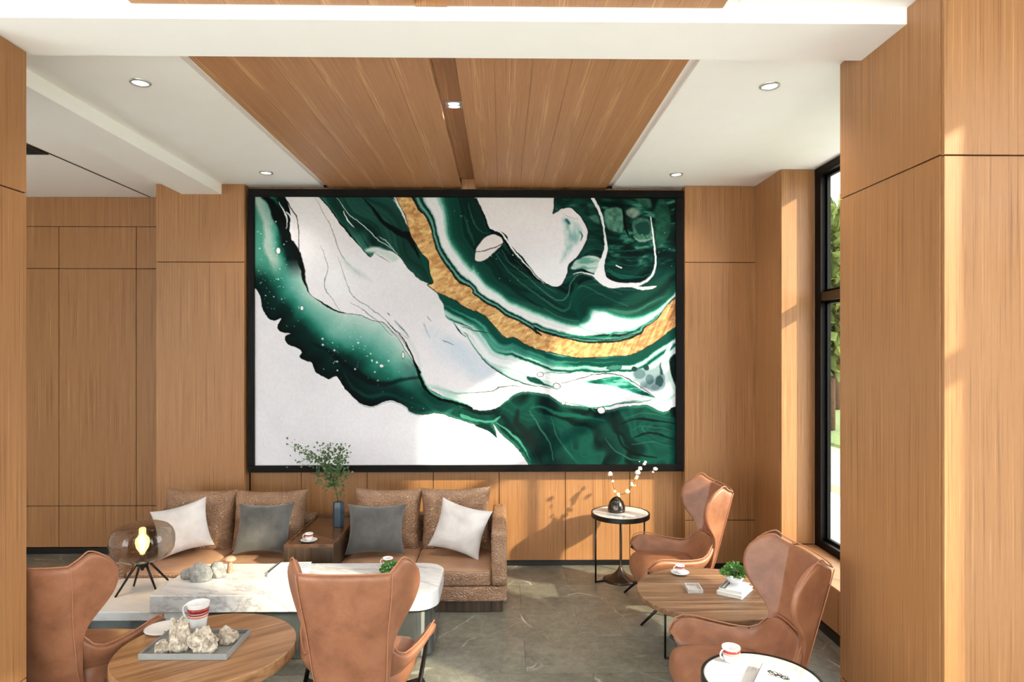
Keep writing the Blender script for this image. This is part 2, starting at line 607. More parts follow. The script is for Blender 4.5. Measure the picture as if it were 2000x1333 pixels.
# ------------------------------------------------------------------ colours of the painting
def make_painting(NX=760, NY=484):
    X0, X1, Y0, Y1 = 497.0, 1320.0, 384.0, 908.0
    gx, gy = np.meshgrid(np.linspace(X0, X1, NX), np.linspace(Y0, Y1, NY))
    rng = np.random.RandomState(7)

    def vnoise(x, y, seed):
        r = np.random.RandomState(seed).rand(256, 256)
        xi = np.floor(x).astype(int); yi = np.floor(y).astype(int)
        fx = x - xi; fy = y - yi
        fx = fx * fx * (3 - 2 * fx); fy = fy * fy * (3 - 2 * fy)
        a = r[xi % 256, yi % 256]; b = r[(xi + 1) % 256, yi % 256]
        c = r[xi % 256, (yi + 1) % 256]; d = r[(xi + 1) % 256, (yi + 1) % 256]
        return (a * (1 - fx) + b * fx) * (1 - fy) + (c * (1 - fx) + d * fx) * fy

    def fbm(x, y, seed, n=4):
        s = 0; a = .5
        for k in range(n):
            s = s + a * vnoise(x * 2 ** k, y * 2 ** k, seed + k); a *= .5
        return s / (1 - .5 ** n)

    wx = gx + 5 * (fbm(gx / 22, gy / 22, 11) - .5) + 1.6 * (fbm(gx / 5, gy / 5, 31, 2) - .5)
    wy = gy + 5 * (fbm(gx / 22, gy / 22, 21) - .5) + 1.6 * (fbm(gx / 5, gy / 5, 41, 2) - .5)
    S = 4.443
    OFF = {'A': (480, 360), 'B': (900, 360), 'C': (480, 630), 'D': (900, 630)}

    def P(text):
        out = []; o = OFF['A']
        for w in text.split():
            if w in OFF:
                o = OFF[w]
            else:
                a, b = w.split(',')
                out.append((o[0] + float(a) / S, o[1] + float(b) / S))
        return np.array(out)

    def smooth(p, closed=False, k=4):
        n = len(p); out = []
        rngk = range(n if closed else n - 1)
        for i in rngk:
            if closed:
                a, b, c, d = p[(i - 1) % n], p[i], p[(i + 1) % n], p[(i + 2) % n]
            else:
                a, b, c, d = p[max(i - 1, 0)], p[i], p[i + 1], p[min(i + 2, n - 1)]
            for j in range(k):
                t = j / k
                out.append(.5 * ((2 * b) + (c - a) * t + (2 * a - 5 * b + 4 * c - d) * t * t + (3 * b - a - 3 * c + d) * t ** 3))
        if not closed:
            out.append(p[-1])
        return np.array(out)

    def window(p, pad):
        c0 = int(np.clip((p[:, 0].min() - pad - X0) / (X1 - X0) * NX, 0, NX)); c1 = int(np.clip((p[:, 0].max() + pad - X0) / (X1 - X0) * NX + 1, 0, NX))
        r0 = int(np.clip((p[:, 1].min() - pad - Y0) / (Y1 - Y0) * NY, 0, NY)); r1 = int(np.clip((p[:, 1].max() + pad - Y0) / (Y1 - Y0) * NY + 1, 0, NY))
        return (slice(r0, r1), slice(c0, c1))

    def inside(p, sl):
        x = wx[sl]; y = wy[sl]; c = np.zeros(x.shape, bool); n = len(p)
        for i in range(n):
            ax, ay = p[i]; bx, by = p[(i + 1) % n]
            if ay == by:
                continue
            m = (ay > y) != (by > y)
            c ^= m & (x < (bx - ax) * (y - ay) / (by - ay) + ax)
        return c

    def dist(p, sl, closed=False, arc=False):
        x = wx[sl]; y = wy[sl]; d = np.full(x.shape, 1e9); s = np.zeros(x.shape); L = 0
        n = len(p); tot = 0
        for i in range(n if closed else n - 1):
            ax, ay = p[i]; bx, by = p[(i + 1) % n]
            ex, ey = bx - ax, by - ay; l2 = ex * ex + ey * ey + 1e-9; l = l2 ** .5
            t = np.clip(((x - ax) * ex + (y - ay) * ey) / l2, 0, 1)
            q = np.hypot(x - ax - t * ex, y - ay - t * ey)
            m = q < d
            d = np.where(m, q, d)
            if arc:
                s = np.where(m, L + t * l, s)
            L += l
        return (d, s / L) if arc else d

    def ramp(u, stops):
        u = np.clip(u, 0, 1); xs = [s[0] for s in stops]
        return np.stack([np.interp(u, xs, [s[1][k] for s in stops]) for k in range(3)], -1)

    img = np.zeros((NY, NX, 3)); full = (slice(0, NY), slice(0, NX))
    n1 = fbm(gx / 120, gy / 120, 5)
    img[:] = ramp(n1, [(.2, (214, 210, 210)), (.5, (224, 217, 217)), (.8, (232, 228, 226))])
    # warm cream at the top
    k = np.clip((520 - gy) / 140, 0, 1)[..., None] * .6
    img = img * (1 - k) + np.array((226, 212, 202)) * k

    def comp(sl, mask, col):
        img[sl] = img[sl] * (1 - mask[..., None]) + col * mask[..., None]

    def poly(text, colfn, soft=1.0, sm=True):
        p = P(text) if isinstance(text, str) else text
        if sm:
            p = smooth(p, True)
        sl = window(p, 6)
        ins = inside(p, sl); d = dist(p, sl, True)
        sd = np.where(ins, d, -d)
        m = np.clip(sd / soft + .5, 0, 1)
        col = colfn(sl, sd) if callable(colfn) else np.array(colfn, float)
        comp(sl, m, col)
        return p

    def stroke(text, col, w0, w1=None, soft=.9, wm=None, op=1.0):
        p = smooth(P(text)); wmax = max(w0, w1 or 0, wm or 0)
        sl = window(p, wmax + 4)
        d, s = dist(p, sl, False, True)
        w1_ = w0 if w1 is None else w1
        if wm is None:
            w = w0 + (w1_ - w0) * s
        else:
            w = np.where(s < .5, w0 + (wm - w0) * 2 * s, wm + (w1_ - wm) * (2 * s - 1))
        comp(sl, np.clip((w - d) / soft + .5, 0, 1) * op, np.array(col, float))

    DK = (5, 24, 21); DG = (12, 48, 41); MG = (22, 86, 70); TE = (72, 146, 126); PA = (158, 190, 176); WH = (228, 222, 220); BK = (6, 12, 12)

    def streaks(u, seed, f=1.0):
        return fbm(u * f, u * 0 + 3.3, seed, 3)

    # ---- 1 the left wave and the green foot on the right
    outer = P('A 60,880 110,960 145,1080 180,1150 240,1178 300,1160 265,1225 300,1280 380,1290 C 340,110 330,150 360,190 430,205 475,250 455,290 510,330 560,345 590,410 650,460 715,485 780,465 830,540 900,620 960,680 1040,715 1110,715 1180,690 1240,675 1310,690 1380,730 1420,780 1500,800 1600,785 1700,795 1800,830 1955,880 D 60,860 140,895 220,930 310,1000')
    foot = P('D 270,868 330,960 420,1030 500,1120 575,1240 600,1290 1900,1290 1900,765 1780,770 1700,755 1600,710 1500,715 1400,730 1260,760 1150,745 1000,725 900,715 800,660 720,620 640,605 520,600 440,630 370,690 310,740 220,760 100,745 0,712 C 1850,690 1700,650 1600,600 1530,540 1490,450')
    inner = P('C 1450,350 1400,260 1300,120 1200,0 A 1100,1180 1000,1130 900,1120 850,1115 800,1108 700,1060 600,985 545,925 500,800 470,640 440,580 395,500 385,400 390,330 375,230 340,100 330,60')
    top = P('A 40,60 40,500')
    body = np.vstack([smooth(outer), smooth(foot)[0:], smooth(inner), top])
    os_, is_ = smooth(outer), smooth(inner)

    def wavecol(sl, sd):
        do = dist(os_, sl); di = dist(is_, sl)
        u = do / (do + di + 1e-6)
        u = u + .22 * (fbm(wx[sl] / 50, wy[sl] / 50, 51) - .5)
        c = ramp(u, [(0, BK), (.1, DK), (.3, (8, 40, 34)), (.42, MG), (.52, (40, 118, 98)), (.64, (84, 150, 134)), (.78, (122, 172, 156)), (.92, (164, 194, 180)), (1, (184, 202, 192))])
        # top left: teal pool that darkens to black toward the white field
        tl = np.clip((545 - gy[sl]) / 40, 0, 1) * np.clip((600 - gx[sl]) / 20, 0, 1)
        v = np.clip((di - 2) / 62, 0, 1) + .35 * (fbm(wx[sl] / 28, wy[sl] / 44, 61) - .5)
        c2 = ramp(v, [(0, BK), (.25, (6, 22, 20)), (.36, (14, 70, 56)), (.5, (52, 128, 106)), (.7, (140, 172, 156)), (.85, (168, 180, 166)), (1, (72, 142, 120))])
        c = c * (1 - tl[..., None]) + c2 * tl[..., None]
        # bottom right foot: dark flow
        fl = np.clip((gx[sl] - 770) / 60, 0, 1) * np.clip((gy[sl] - 690) / 25, 0, 1)
        q = fbm(wx[sl] / 70, wy[sl] / 70, 71, 3)
        w = (wx[sl] - 1030) * .55 - (wy[sl] - 780) * .45 * np.sign(1) + 120 * q
        g = fbm(w / 26, q * 2, 81, 2)
        c3 = ramp(g, [(.2, (4, 22, 20)), (.4, (9, 44, 37)), (.55, (14, 66, 53)), (.68, (10, 54, 45)), (.8, (38, 92, 76))])
        edge = np.clip(1 - sd / 7, 0, 1)[..., None] * (.8 * (fbm(wx[sl] / 40, wy[sl] / 40, 91) > .35))[..., None]
        c3 = c3 * (1 - edge) + np.array((62, 138, 112)) * edge
        c = c * (1 - fl[..., None]) + c3 * fl[..., None]
        rim = np.clip(1 - sd / 1.6, 0, 1)[..., None]
        return c * (1 - rim) + np.array(BK) * rim
    poly(body, wavecol, 1.0, sm=False)
    # darker folds within the wave belly
    stroke('C 560,170 700,240 840,360 930,420 1040,500 1180,530 1320,500 1480,470', BK, 1, 2, wm=7, op=.75, soft=5)
    stroke('C 840,430 920,560 1060,640 1220,620 1380,680 1520,720', (14, 66, 56), 1, 1, wm=4, op=.6, soft=4)
    stroke('C 960,690 1040,725 1110,722 1180,700 1240,684 1310,700 1380,742 1420,790 1500,806', (120, 160, 146), .6, .6, op=.8)
    stroke('C 1450,340 1490,440 1530,540 1600,605 1700,655 1850,700 1955,740', BK, 2, 3, wm=5, soft=2)
    stroke('C 1490,380 1520,470 1570,560 1640,620 1760,660 1955,715', (96, 178, 150), .8, .8, wm=2.2, op=.9)
    stroke('C 1230,0 1340,120 1420,250 1460,360 1500,430', BK, .5, 1.6, wm=1.2)
    stroke('C 1290,0 1380,110 1470,260 1500,370', (206, 208, 202), 1, 3, wm=4, op=.8, soft=3)
    # black crest at the upper left and its white slivers
    stroke('A 150,100 220,170 280,290 320,400 350,500', BK, 5, 4, wm=11, soft=4)
    stroke('A 285,150 320,220 350,310 345,380', WH, .5, .5, wm=1.8)
    stroke('A 345,235 390,300 392,400 410,500 440,560', WH, 1, .5, wm=3.2)
    stroke('A 340,110 380,200 430,270 455,370 450,480 458,600 475,700', (20, 30, 30), .8, .5, wm=.8)
    stroke('A 390,500 430,560 460,630 480,720 500,820 540,920', BK, 3.5, 1, wm=4.5, soft=2)
    stroke('A 590,980 680,1040 770,1095 855,1115', BK, .5, .6, wm=1.6)
    # fine lines over the white field
    for t in ('A 600,110 660,230 720,340 770,480 820,600 880,690 980,780', 'A 640,530 680,620 700,720 670,840 690,930 760,1020 820,1110',
              'A 790,620 840,760 880,880 960,1000 1080,1080 1200,1170 1340,1300 1390,1333', 'A 900,1020 1010,1090 1130,1180 1260,1310',
              'C 1180,0 1290,90 1390,210 1450,320', 'A 1100,590 1180,630 1240,670'):
        stroke(t, (74, 86, 84), .25, .3, wm=.75, op=.75)
    stroke('A 830,640 900,720 1010,790 1080,840', (190, 200, 194), 2, 1, wm=6, op=.6, soft=8)
    # blue grey wash in the white field
    for t, c, w in (('A 1290,1180 1370,1270 1400,1320', (70, 104, 124), 1.6), ('A 1530,1200 1560,1270 1590,1333', (150, 160, 164), 2.2), ('C 1740,150 1800,230 1890,330 1955,380', (176, 196, 200), 14), ('C 1600,80 1700,180 1830,300 1955,420', (204, 208, 214), 26), ('D 0,220 100,330 200,430 330,480', (196, 204, 212), 26), ('A 1570,1130 1605,1180', (60, 70, 72), .8), ('A 1220,1115 1250,1135', (40, 50, 50), 1)):
        stroke(t, c, w * .5, w * .4, wm=w, op=.75, soft=max(1, w * .9))
    stroke('C 1700,150 1790,195', (60, 90, 96), .5, .4, wm=.8)
    stroke('D 0,610 130,608 250,595 330,560 430,545 520,560', (60, 70, 72), .4, .4, wm=1.1)
    stroke('C 1600,560 1700,580 1800,610 1955,612', (120, 168, 152), .6, 1, wm=2.4, op=.8, soft=2)
    stroke('C 1540,530 1650,560 1800,640 1955,690', (168, 196, 184), 1, 2, wm=7, op=.7, soft=5)

    # ---- 3 the dark green mass left of the gold
    def mass1(sl, sd):
        t = (wx[sl] - gy[sl] * .62)
        g = fbm(t / 16 + 6 * fbm(wx[sl] / 90, wy[sl] / 90, 101, 2), wy[sl] / 260, 111, 3)
        c = ramp(g, [(.2, (10, 36, 31)), (.45, (24, 62, 53)), (.6, (34, 76, 64)), (.8, (18, 52, 44))])
        l = np.clip((640 - (wx[sl] - (wy[sl] - 384) * .95)) / 30, 0, 1)[..., None]
        te = ramp(fbm(t / 7, wy[sl] / 200, 121, 3), [(.3, (22, 76, 62)), (.55, (70, 128, 112)), (.75, (150, 178, 166))])
        c = c * (1 - l) + te * l
        return c
    poly('A 630,60 650,120 700,180 740,240 800,320 880,430 960,500 1020,580 1070,628 1120,585 1220,570 1310,610 1400,730 1500,820 1580,858 1612,852 1590,740 1500,600 1420,430 1380,330 1330,220 1270,100 1250,60', mass1)
    poly('A 1030,575 1100,540 1200,560 1290,610 1310,640 1260,660 1160,600 1070,590', (196, 206, 196), 5)
    stroke('A 1000,110 1100,210 1190,330 1330,420 1410,470 1500,600 1560,700', BK, 1, 3, wm=5, soft=2.5)
    stroke('A 1330,420 1420,440 1460,520 1500,620', BK, 2, 2, wm=9, soft=3)
    stroke('A 780,110 830,190 900,260 980,330 1060,400 1140,480 1240,540 1310,600', (206, 216, 206), .4, .4, wm=.9)
    stroke('A 840,230 880,310 930,370', (226, 228, 220), .6, .4, wm=1.4)
    stroke('A 1140,450 1220,500 1290,580', (170, 196, 184), .4, .4, wm=1)
    stroke('A 640,110 720,200 780,290 850,380 930,470 1010,560 1070,628', BK, .8, .6, wm=1.5)
    stroke('A 1270,120 1320,190 1360,270 1390,350', (214, 218, 208), .5, .5, wm=1.5)

    # ---- 5 the streaks right of the gold, then the dark green mass
    up = P('A 1400,60 1430,110 1480,200 1540,260 1600,360 1612,440 1650,560 1700,650 1760,740 1830,830 1955,905 B 100,940 200,1020 300,1070 400,1140 500,1190 600,1250 700,1310 D 640,50 760,100 900,130 1000,160 1150,175 1300,165 1450,140 1560,90 1600,40 B 1690,1180 1760,1080 1830,1010 1900,950')
    lo = P('A 1270,60 1295,110 1340,200 1380,290 1420,430 1500,570 1570,660 1590,760 1615,850 1570,870 1640,930 1750,980 1830,1020 1955,1090 B 120,1090 230,1170 300,1250 380,1333 D 450,130 560,190 700,240 850,275 1000,297 1180,303 1350,290 1480,280 1600,220 1700,160 1780,90 1900,5')
    mlo = P('A 1690,60 1700,110 1740,250 1760,420 1830,560 1900,660 1955,720 B 100,710 200,840 330,940 450,1020 600,1080 750,1140 900,1190 1020,1203 1100,1160 1130,1085 1200,1080 1300,1110 1450,1140 1580,1130 1700,1080 1800,1000 1900,880')
    ups, los, mls = smooth(up), smooth(lo), smooth(mlo)

    def band(sl, sd):
        d1 = dist(ups, sl); d2 = dist(mls, sl)
        u = d1 / (d1 + d2 + 1e-6)
        v = u + .1 * (fbm(wx[sl] / 40, wy[sl] / 40, 131) - .5)
        s = fbm(v * 14, gx[sl] / 300, 141, 2)
        c = ramp(v, [(0, BK), (.06, (20, 60, 50)), (.14, (120, 178, 160)), (.2, (30, 96, 78)), (.27, BK), (.34, (160, 194, 182)), (.42, WH), (.72, (222, 220, 216)), (.86, (132, 190, 168)), (1, (20, 88, 70))])
        return c * (1 - .25 * np.clip(s - .5, 0, 1)[..., None])
    poly(np.vstack([ups, mls[::-1]]), band, 1, sm=False)

    def mass2(sl, sd):
        d2 = dist(mls, sl)
        q = fbm(wx[sl] / 80, wy[sl] / 80, 151, 3)
        g = fbm(d2 / 11 + 2.5 * q, gx[sl] / 400, 161, 3)
        c = ramp(g, [(.2, (5, 24, 22)), (.42, (10, 46, 38)), (.55, (16, 62, 50)), (.66, (11, 50, 42)), (.82, (48, 92, 76))])
        # marbled dark corner on the upper right
        k = np.clip((gx[sl] - 1150) / 25, 0, 1) * np.clip((530 - gy[sl]) / 20, 0, 1)
        r = fbm(wx[sl] / 26 + 2 * q, wy[sl] / 8 + 3 * q + (wx[sl] - 1240) ** 2 / 9000, 171, 3)
        c2 = ramp(r, [(.25, (4, 18, 16)), (.5, (7, 32, 27)), (.66, (16, 66, 52)), (.78, (60, 112, 92))])
        c = c * (1 - k[..., None]) + c2 * k[..., None]
        e = np.clip(1 - d2 / 9, 0, 1)[..., None] * .7
        return c * (1 - e) + np.array((24, 104, 82)) * e
    lobe = P('B 795,60 800,112 812,170 795,245 870,195 950,190 1020,240 1060,310 1095,400 1090,480 1050,560 1000,630 935,680 920,760 890,850 840,890 790,885 735,860 680,820 600,730 540,640 470,570 410,500 380,430 310,390 240,375 190,270 150,190 118,105 110,60')
    poly(np.vstack([mls, P('B 1950,60'), smooth(lobe)]), mass2, 1, sm=False)
    lb = smooth(lobe)
    sl = window(lb, 8); d = dist(lb, sl); ins = inside(lb, sl)
    comp(sl, np.clip(1.3 - d, 0, 1) * (gy[sl] > 386), np.array(BK, float))
    # flow lines in the dark mass
    for t, c, w in (('B 350,560 430,680 560,790 680,900 800,990 880,1000 930,940 950,860 1010,780 1090,780 1180,830 1280,900 1400,950', (66, 112, 96), 1.2),
                    ('B 300,600 420,760 560,890 720,1000 850,1080 930,1070 970,960 1030,880 1120,900 1260,980 1450,1050', (42, 88, 72), 2.4),
                    ('B 420,600 540,720 660,830 760,900', BK, 2), ('B 460,640 600,780 740,890 830,940', (80, 128, 110), .7),
                    ('B 250,620 360,800 520,960 700,1070', (8, 34, 30), 5), ('B 1000,860 980,980 1010,1100 1040,1180', (8, 60, 48), 8), ('B 60,160 100,300 160,400 240,420', (48, 96, 80), 1.2), ('B 20,260 70,400 110,520', (28, 74, 60), 3)):
        stroke(t, c, w * .4, w * .3, wm=w, op=.85, soft=max(.8, w * .5))
    stroke('B 140,110 200,250 250,370 330,400 400,490 470,590 560,690 640,790 720,860', WH, .5, .5, wm=1.8)
    stroke('B 130,120 190,260 240,385 320,420 385,500 430,580 520,690 610,790 690,850', BK, 1, 1, wm=2)
    # white oval with its dark seam
    poly('B 108,640 115,590 135,530 190,460 270,425 330,440 362,490 330,545 250,610 180,655 122,662', (222, 210, 204), 1)
    stroke('B 118,580 180,570 240,552 300,540 360,500', BK, .4, .8, wm=.9)
    stroke('B 108,640 115,590 135,530 190,460 270,425 330,440 362,490 330,545 250,610 180,655 122,662 108,640', BK, .6)
    # teal smudge in the white lobe
    poly('B 880,290 950,290 1010,340 1045,420 1030,480 980,520 930,590 860,665 880,600 905,520 900,430 885,360', lambda sl, sd: ramp(fbm(wx[sl] / 9, wy[sl] / 22, 181, 3), [(.2, (112, 152, 144)), (.5, (166, 190, 182)), (.8, (208, 208, 202))]), 9)
    stroke('B 915,300 935,325', (38, 84, 84), 2.5, soft=3)
    stroke('B 1025,400 1048,440 1035,480', (36, 86, 78), .6, .6, wm=1.6, soft=1.5)
    stroke('B 880,245 950,270 1020,290', (170, 164, 158), .4, .4, wm=.8)
    # pale marbled patches in the upper right corner
    for t, c in (('B 1240,240 1300,190 1390,200 1410,290 1400,400 1340,400 1260,360', (70, 112, 92)), ('B 1490,320 1560,285 1650,310 1680,420 1640,470 1550,485 1500,440', (62, 104, 84)), ('B 1430,230 1480,195 1540,215 1550,255 1490,280', (120, 140, 122)), ('B 1690,160 1760,120 1810,200 1815,420 1700,530 1690,420', (24, 64, 48)), ('B 960,130 1060,115 1100,180 1130,280 1060,240 1010,180', (14, 48, 40)), ('B 1110,270 1180,260 1200,330 1140,310', (60, 104, 88)), ('B 1510,110 1640,115 1640,190 1570,170', (44, 84, 68))):
        poly(t, lambda sl, sd, c=c: np.array(c) * (.55 + .9 * fbm(wx[sl] / 8, wy[sl] / 8, 191, 3))[..., None], 4)
    poly('B 1520,340 1620,320 1650,400 1600,430 1540,420', (22, 58, 48), 3)
    stroke('B 1500,440 1550,485 1640,465 1680,450', (120, 146, 122), .6, .6, wm=2.5, soft=2)
    stroke('B 1400,200 1420,300 1430,380 1460,450', BK, 1, 1, wm=3)
    # pale fan and the white drip
    poly('B 950,720 985,660 1050,625 1130,610 1210,640 1230,760 1140,770 1060,725 1000,725', lambda sl, sd: ramp(fbm(wx[sl] / 30, wy[sl] / 6, 201, 3), [(.25, (96, 146, 128)), (.5, (168, 188, 176)), (.75, (208, 208, 200))]), 3)
    stroke('B 980,735 1050,735 1140,765', BK, .5, .4, wm=2)
    stroke('B 970,770 1040,755 1130,780 1230,840 1300,880', WH, .5, 1, wm=1.6)
    stroke('B 1145,110 1180,170 1215,260 1230,340 1245,430 1255,520 1245,600 1225,680', WH, 3.6, 4.5, wm=1.6)
    poly('B 1215,640 1245,650 1240,720 1270,800 1360,845 1480,860 1600,880 1700,875 1620,905 1450,890 1290,890 1200,840 1150,790 1180,730', WH, 1)
    stroke('B 1290,850 1450,865 1560,852 1640,800 1685,720 1690,600 1680,470 1660,360 1648,270', WH, 4, 1, wm=2)
    for t in ('B 1260,690 1330,760 1440,790 1560,790 1650,760', 'B 1270,740 1380,800 1500,810'):
        stroke(t, (30, 104, 82), .6, .5, wm=2, op=.7, soft=1.5)
    stroke('B 1350,695 1395,715', WH, 1.2)
    for t in ('B 1040,620 1100,560 1170,545 1225,560', 'B 1290,600 1400,625 1560,620', 'B 1290,660 1420,690 1560,690 1660,650', 'B 1290,560 1420,570 1600,560'):
        stroke(t, (30, 78, 62), .4, .4, wm=1.1, op=.8)
    # white glow under the mass (right)
    poly('B 1135,1090 1210,1085 1310,1120 1450,1150 1580,1140 1700,1090 1840,990 1750,1100 1620,1200 1480,1260 1330,1280 1190,1290 1080,1260 1020,1215 1100,1180', lambda sl, sd: ramp(sd / 12, [(0, (96, 172, 150)), (.35, (186, 212, 202)), (1, (230, 226, 224))]), 6)
    stroke('D 640,20 800,70 950,110 1100,125 1250,125 1330,80 1450,75 1570,60', (28, 116, 92), .6, .6, wm=1.8)
    stroke('D 600,20 760,85 930,122 1100,145 1300,140 1480,105 1560,80', BK, .5, .5, wm=.9)

    # ---- 6 the pale teal streaks under the gold
    cut = P('A 1620,900 1700,1030 1720,1130 1780,1200 1850,1290 1900,1333 D 20,80 80,170 150,270 240,370 360,450 480,505 640,550 800,572 1000,560 1300,600 1560,650 1690,650 1780,590 1800,420 1830,300 1900,200')
    cs = smooth(cut)

    def under(sl, sd):
        d1 = dist(los, sl); d2 = dist(cs, sl); u = d1 / (d1 + d2 + 1e-6)
        q = fbm(wx[sl] / 60, wy[sl] / 60, 211, 3)
        s = fbm(d1 / 7 + 2.2 * q, gx[sl] / 260, 221, 3)
        t = np.clip(s * 1.5 - .35 - .55 * np.clip(1 - d1 / 26, 0, 1) + .42 * np.clip((d1 - 22) / 40, 0, 1), 0, 1)
        c = ramp(t, [(0, (12, 66, 54)), (.2, (58, 134, 114)), (.42, (136, 180, 164)), (.65, (192, 206, 202)), (.9, (224, 222, 220))])
        return c
    poly(np.vstack([los[16:], cs[::-1]]), under, 2, sm=False)
    for t, w in (('D 20,80 80,170 150,270 240,370 360,450 480,505 640,550 800,572', 1.5), ('A 1720,1130 1800,1180 1880,1210 1955,1240', 1.2), ('A 1790,1190 1850,1280 1900,1320', 1.6), ('D 0,30 60,45 140,70 260,90', 1), ('A 1600,890 1700,950 1830,1025 1955,1100 B 120,1105 200,1170', 1)):
        stroke(t, (16, 58, 48), .4, .4, wm=w)
    stroke('D 40,100 110,210 200,320 330,420 470,490 640,535 790,555', (110, 166, 148), .6, .4, wm=1.6, op=.8, soft=1.5)
    # ---- lens, cells, droplets at lower right
    poly('D 840,500 960,480 1080,450 1200,430 1330,440 1250,470 1100,490 980,520 870,540', (228, 222, 220), 2)
    poly('D 1060,515 1160,495 1260,470 1370,468 1450,505 1560,580 1690,655 1560,625 1420,585 1300,545 1180,530', lambda sl, sd: ramp(fbm(wx[sl] / 20, wy[sl] / 6, 231, 3), [(.2, (10, 62, 50)), (.5, (34, 122, 98)), (.75, (120, 190, 168))]), 1.2)
    stroke('D 870,520 1000,495 1120,455 1230,440 1340,450 1440,480 1560,560 1690,650', BK, .5, .4, wm=1)
    stroke('D 690,450 760,430 850,442 930,435 1000,415 1130,418 1260,430', (24, 72, 60), .4, .3, wm=.9)
    poly('D 565,465 650,480 720,530 800,560 700,545 600,510', (16, 64, 54), 2)
    poly('D 1260,390 1310,370 1385,375 1390,400 1330,415 1280,405', (58, 116, 100), 1)
    stroke('D 1258,392 1310,370 1385,375 1390,400 1330,415 1260,395', (14, 52, 46), .5)
    poly('D 1480,440 1560,400 1660,400 1760,340 1790,460 1780,560 1690,600 1580,560 1500,490', (134, 152, 154), 5)
    for cx, cy, rx, ry, c in ((1500, 405, 26, 24, (30, 54, 52)), (1612, 390, 26, 30, (24, 58, 52)), (1550, 450, 52, 40, (92, 116, 118)), (1640, 490, 36, 44, (84, 110, 112)), (1725, 510, 36, 50, (54, 84, 80)), (1690, 560, 34, 26, (110, 130, 132)), (1745, 400, 18, 60, (40, 72, 66)), (1590, 540, 34, 24, (116, 136, 138))):
        a = np.linspace(0, 2 * np.pi, 12, endpoint=False)
        e = np.stack([OFF['D'][0] + (cx + rx * np.cos(a)) / S, OFF['D'][1] + (cy + ry * np.sin(a)) / S], -1)
        poly(e, c, 1)
    stroke('D 1830,180 1790,260 1760,360 1790,470 1780,580 1700,640', (206, 214, 210), 2, 2, wm=4.5, soft=2)
    poly('D 1815,320 1880,280 1890,600 1850,540 1820,420', DK, 3)
    stroke('D 1800,330 1812,450 1850,560 1900,640', (186, 206, 196), 2, 3, wm=4, soft=2)
    stroke('D 1700,650 1780,680 1840,640 1880,590', (150, 190, 174), 1, 1, wm=3, op=.8, soft=2)
    stroke('D 860,690 1000,715 1150,740 1280,725 1420,690 1560,680 1680,665', (60, 140, 116), .5, .5, wm=1.6)
    stroke('D 1280,725 1400,700 1560,690 1660,670', BK, .4, .4, wm=.7)
    # dark sliver beside the foot
    poly('D 0,790 120,830 260,850 340,810 300,860 200,868 80,845 0,825', (66, 138, 112), 1.5)
    poly('D 110,890 200,880 250,905 290,960 312,1002 230,940', (10, 44, 38), 1)
    stroke('D 0,735 140,775 260,790 330,770', DK, 1, 1, wm=4, soft=2)
    # flow lines of the foot
    for t, c, w in (('D 360,800 400,900 520,1000 600,1120 660,1230', (10, 30, 26), 4), ('D 480,760 470,870 540,940 620,1060 700,1230', (16, 26, 24), 9), ('D 590,760 660,880 760,1050 800,1200', (44, 96, 80), 2), ('D 780,820 810,960 900,1090 1010,1220', (38, 92, 74), 1.4), ('D 600,740 700,730 820,790 1000,810 1240,850', (18, 84, 66), 4), ('D 300,870 420,960 520,1060 590,1200', (70, 150, 122), 2.4), ('D 1250,1000 1330,1110 1480,1190 1640,1210', (34, 84, 68), 1.6), ('D 1350,960 1390,1060 1500,1140 1700,1180', BK, 3), ('D 1420,830 1560,790 1700,800 1865,830', (40, 86, 70), 1.3), ('D 1380,880 1500,840 1680,850 1865,880', BK, 2.4), ('D 1460,940 1600,900 1865,950', (30, 76, 62), 1.6), ('D 1500,1000 1650,960 1865,1020', BK, 2.4), ('D 1480,1060 1650,1040 1865,1090', (36, 84, 70), 1.2)):
        stroke(t, c, w * .4, w * .3, wm=w, op=.85, soft=max(.9, w * .6))
    for cx, cy, r in ((825, 550, 7.6), (680, 450, 6), (1215, 765, 8), (890, 702, 4.5)):
        c = np.array([[OFF['D'][0] + cx / S, OFF['D'][1] + cy / S]]); a = np.linspace(0, 2 * np.pi, 14, endpoint=False)
        e = c + np.stack([r * 1.05 * np.cos(a), r * .9 * np.sin(a)], -1)
        poly(e, BK, 1); poly(c + (e - c) * .82, (232, 228, 226), 1)

    # ---- 4 the gold leaf band
    def gold(sl, sd):
        q = fbm(wx[sl] / 30, wy[sl] / 30, 241, 3)
        x = gx[sl]; y = gy[sl]
        v = fbm((x * .9 - y * .5) / 9 + 3 * q, (x * .5 + y * .9) / 5, 251, 4)
        c = ramp(v, [(.25, (176, 122, 72)), (.45, (204, 154, 98)), (.6, (216, 172, 110)), (.8, (232, 198, 134))])
        crack = np.abs(fbm(x / 13 + 2 * q, y / 9, 261, 3) - .5) < .018
        c = np.where(crack[..., None], c * .84, c)
        k = np.clip((x - 1170) / 90, 0, 1)[..., None]
        c = c * (1 - k * .35) + np.array((176, 106, 74)) * k * .35
        ridge = (fbm((x + y * .45) / 2.6, y / 60, 271, 2) - .5)
        return c * (1 + .35 * np.clip((x - 1130) / 60, 0, 1) * ridge * 2)[..., None]
    gpoly = np.vstack([ups, los[::-1]])
    poly(gpoly, gold, 1, sm=False)
    sl = full
    for cv, w in ((ups, 1.0), (los, .8)):
        d = dist(cv, sl); n = fbm(gx / 30, gy / 30, 281)
        comp(sl, np.clip(w * (.4 + n * 1.2) - d + .4, 0, 1) * .85, np.array(BK, float))

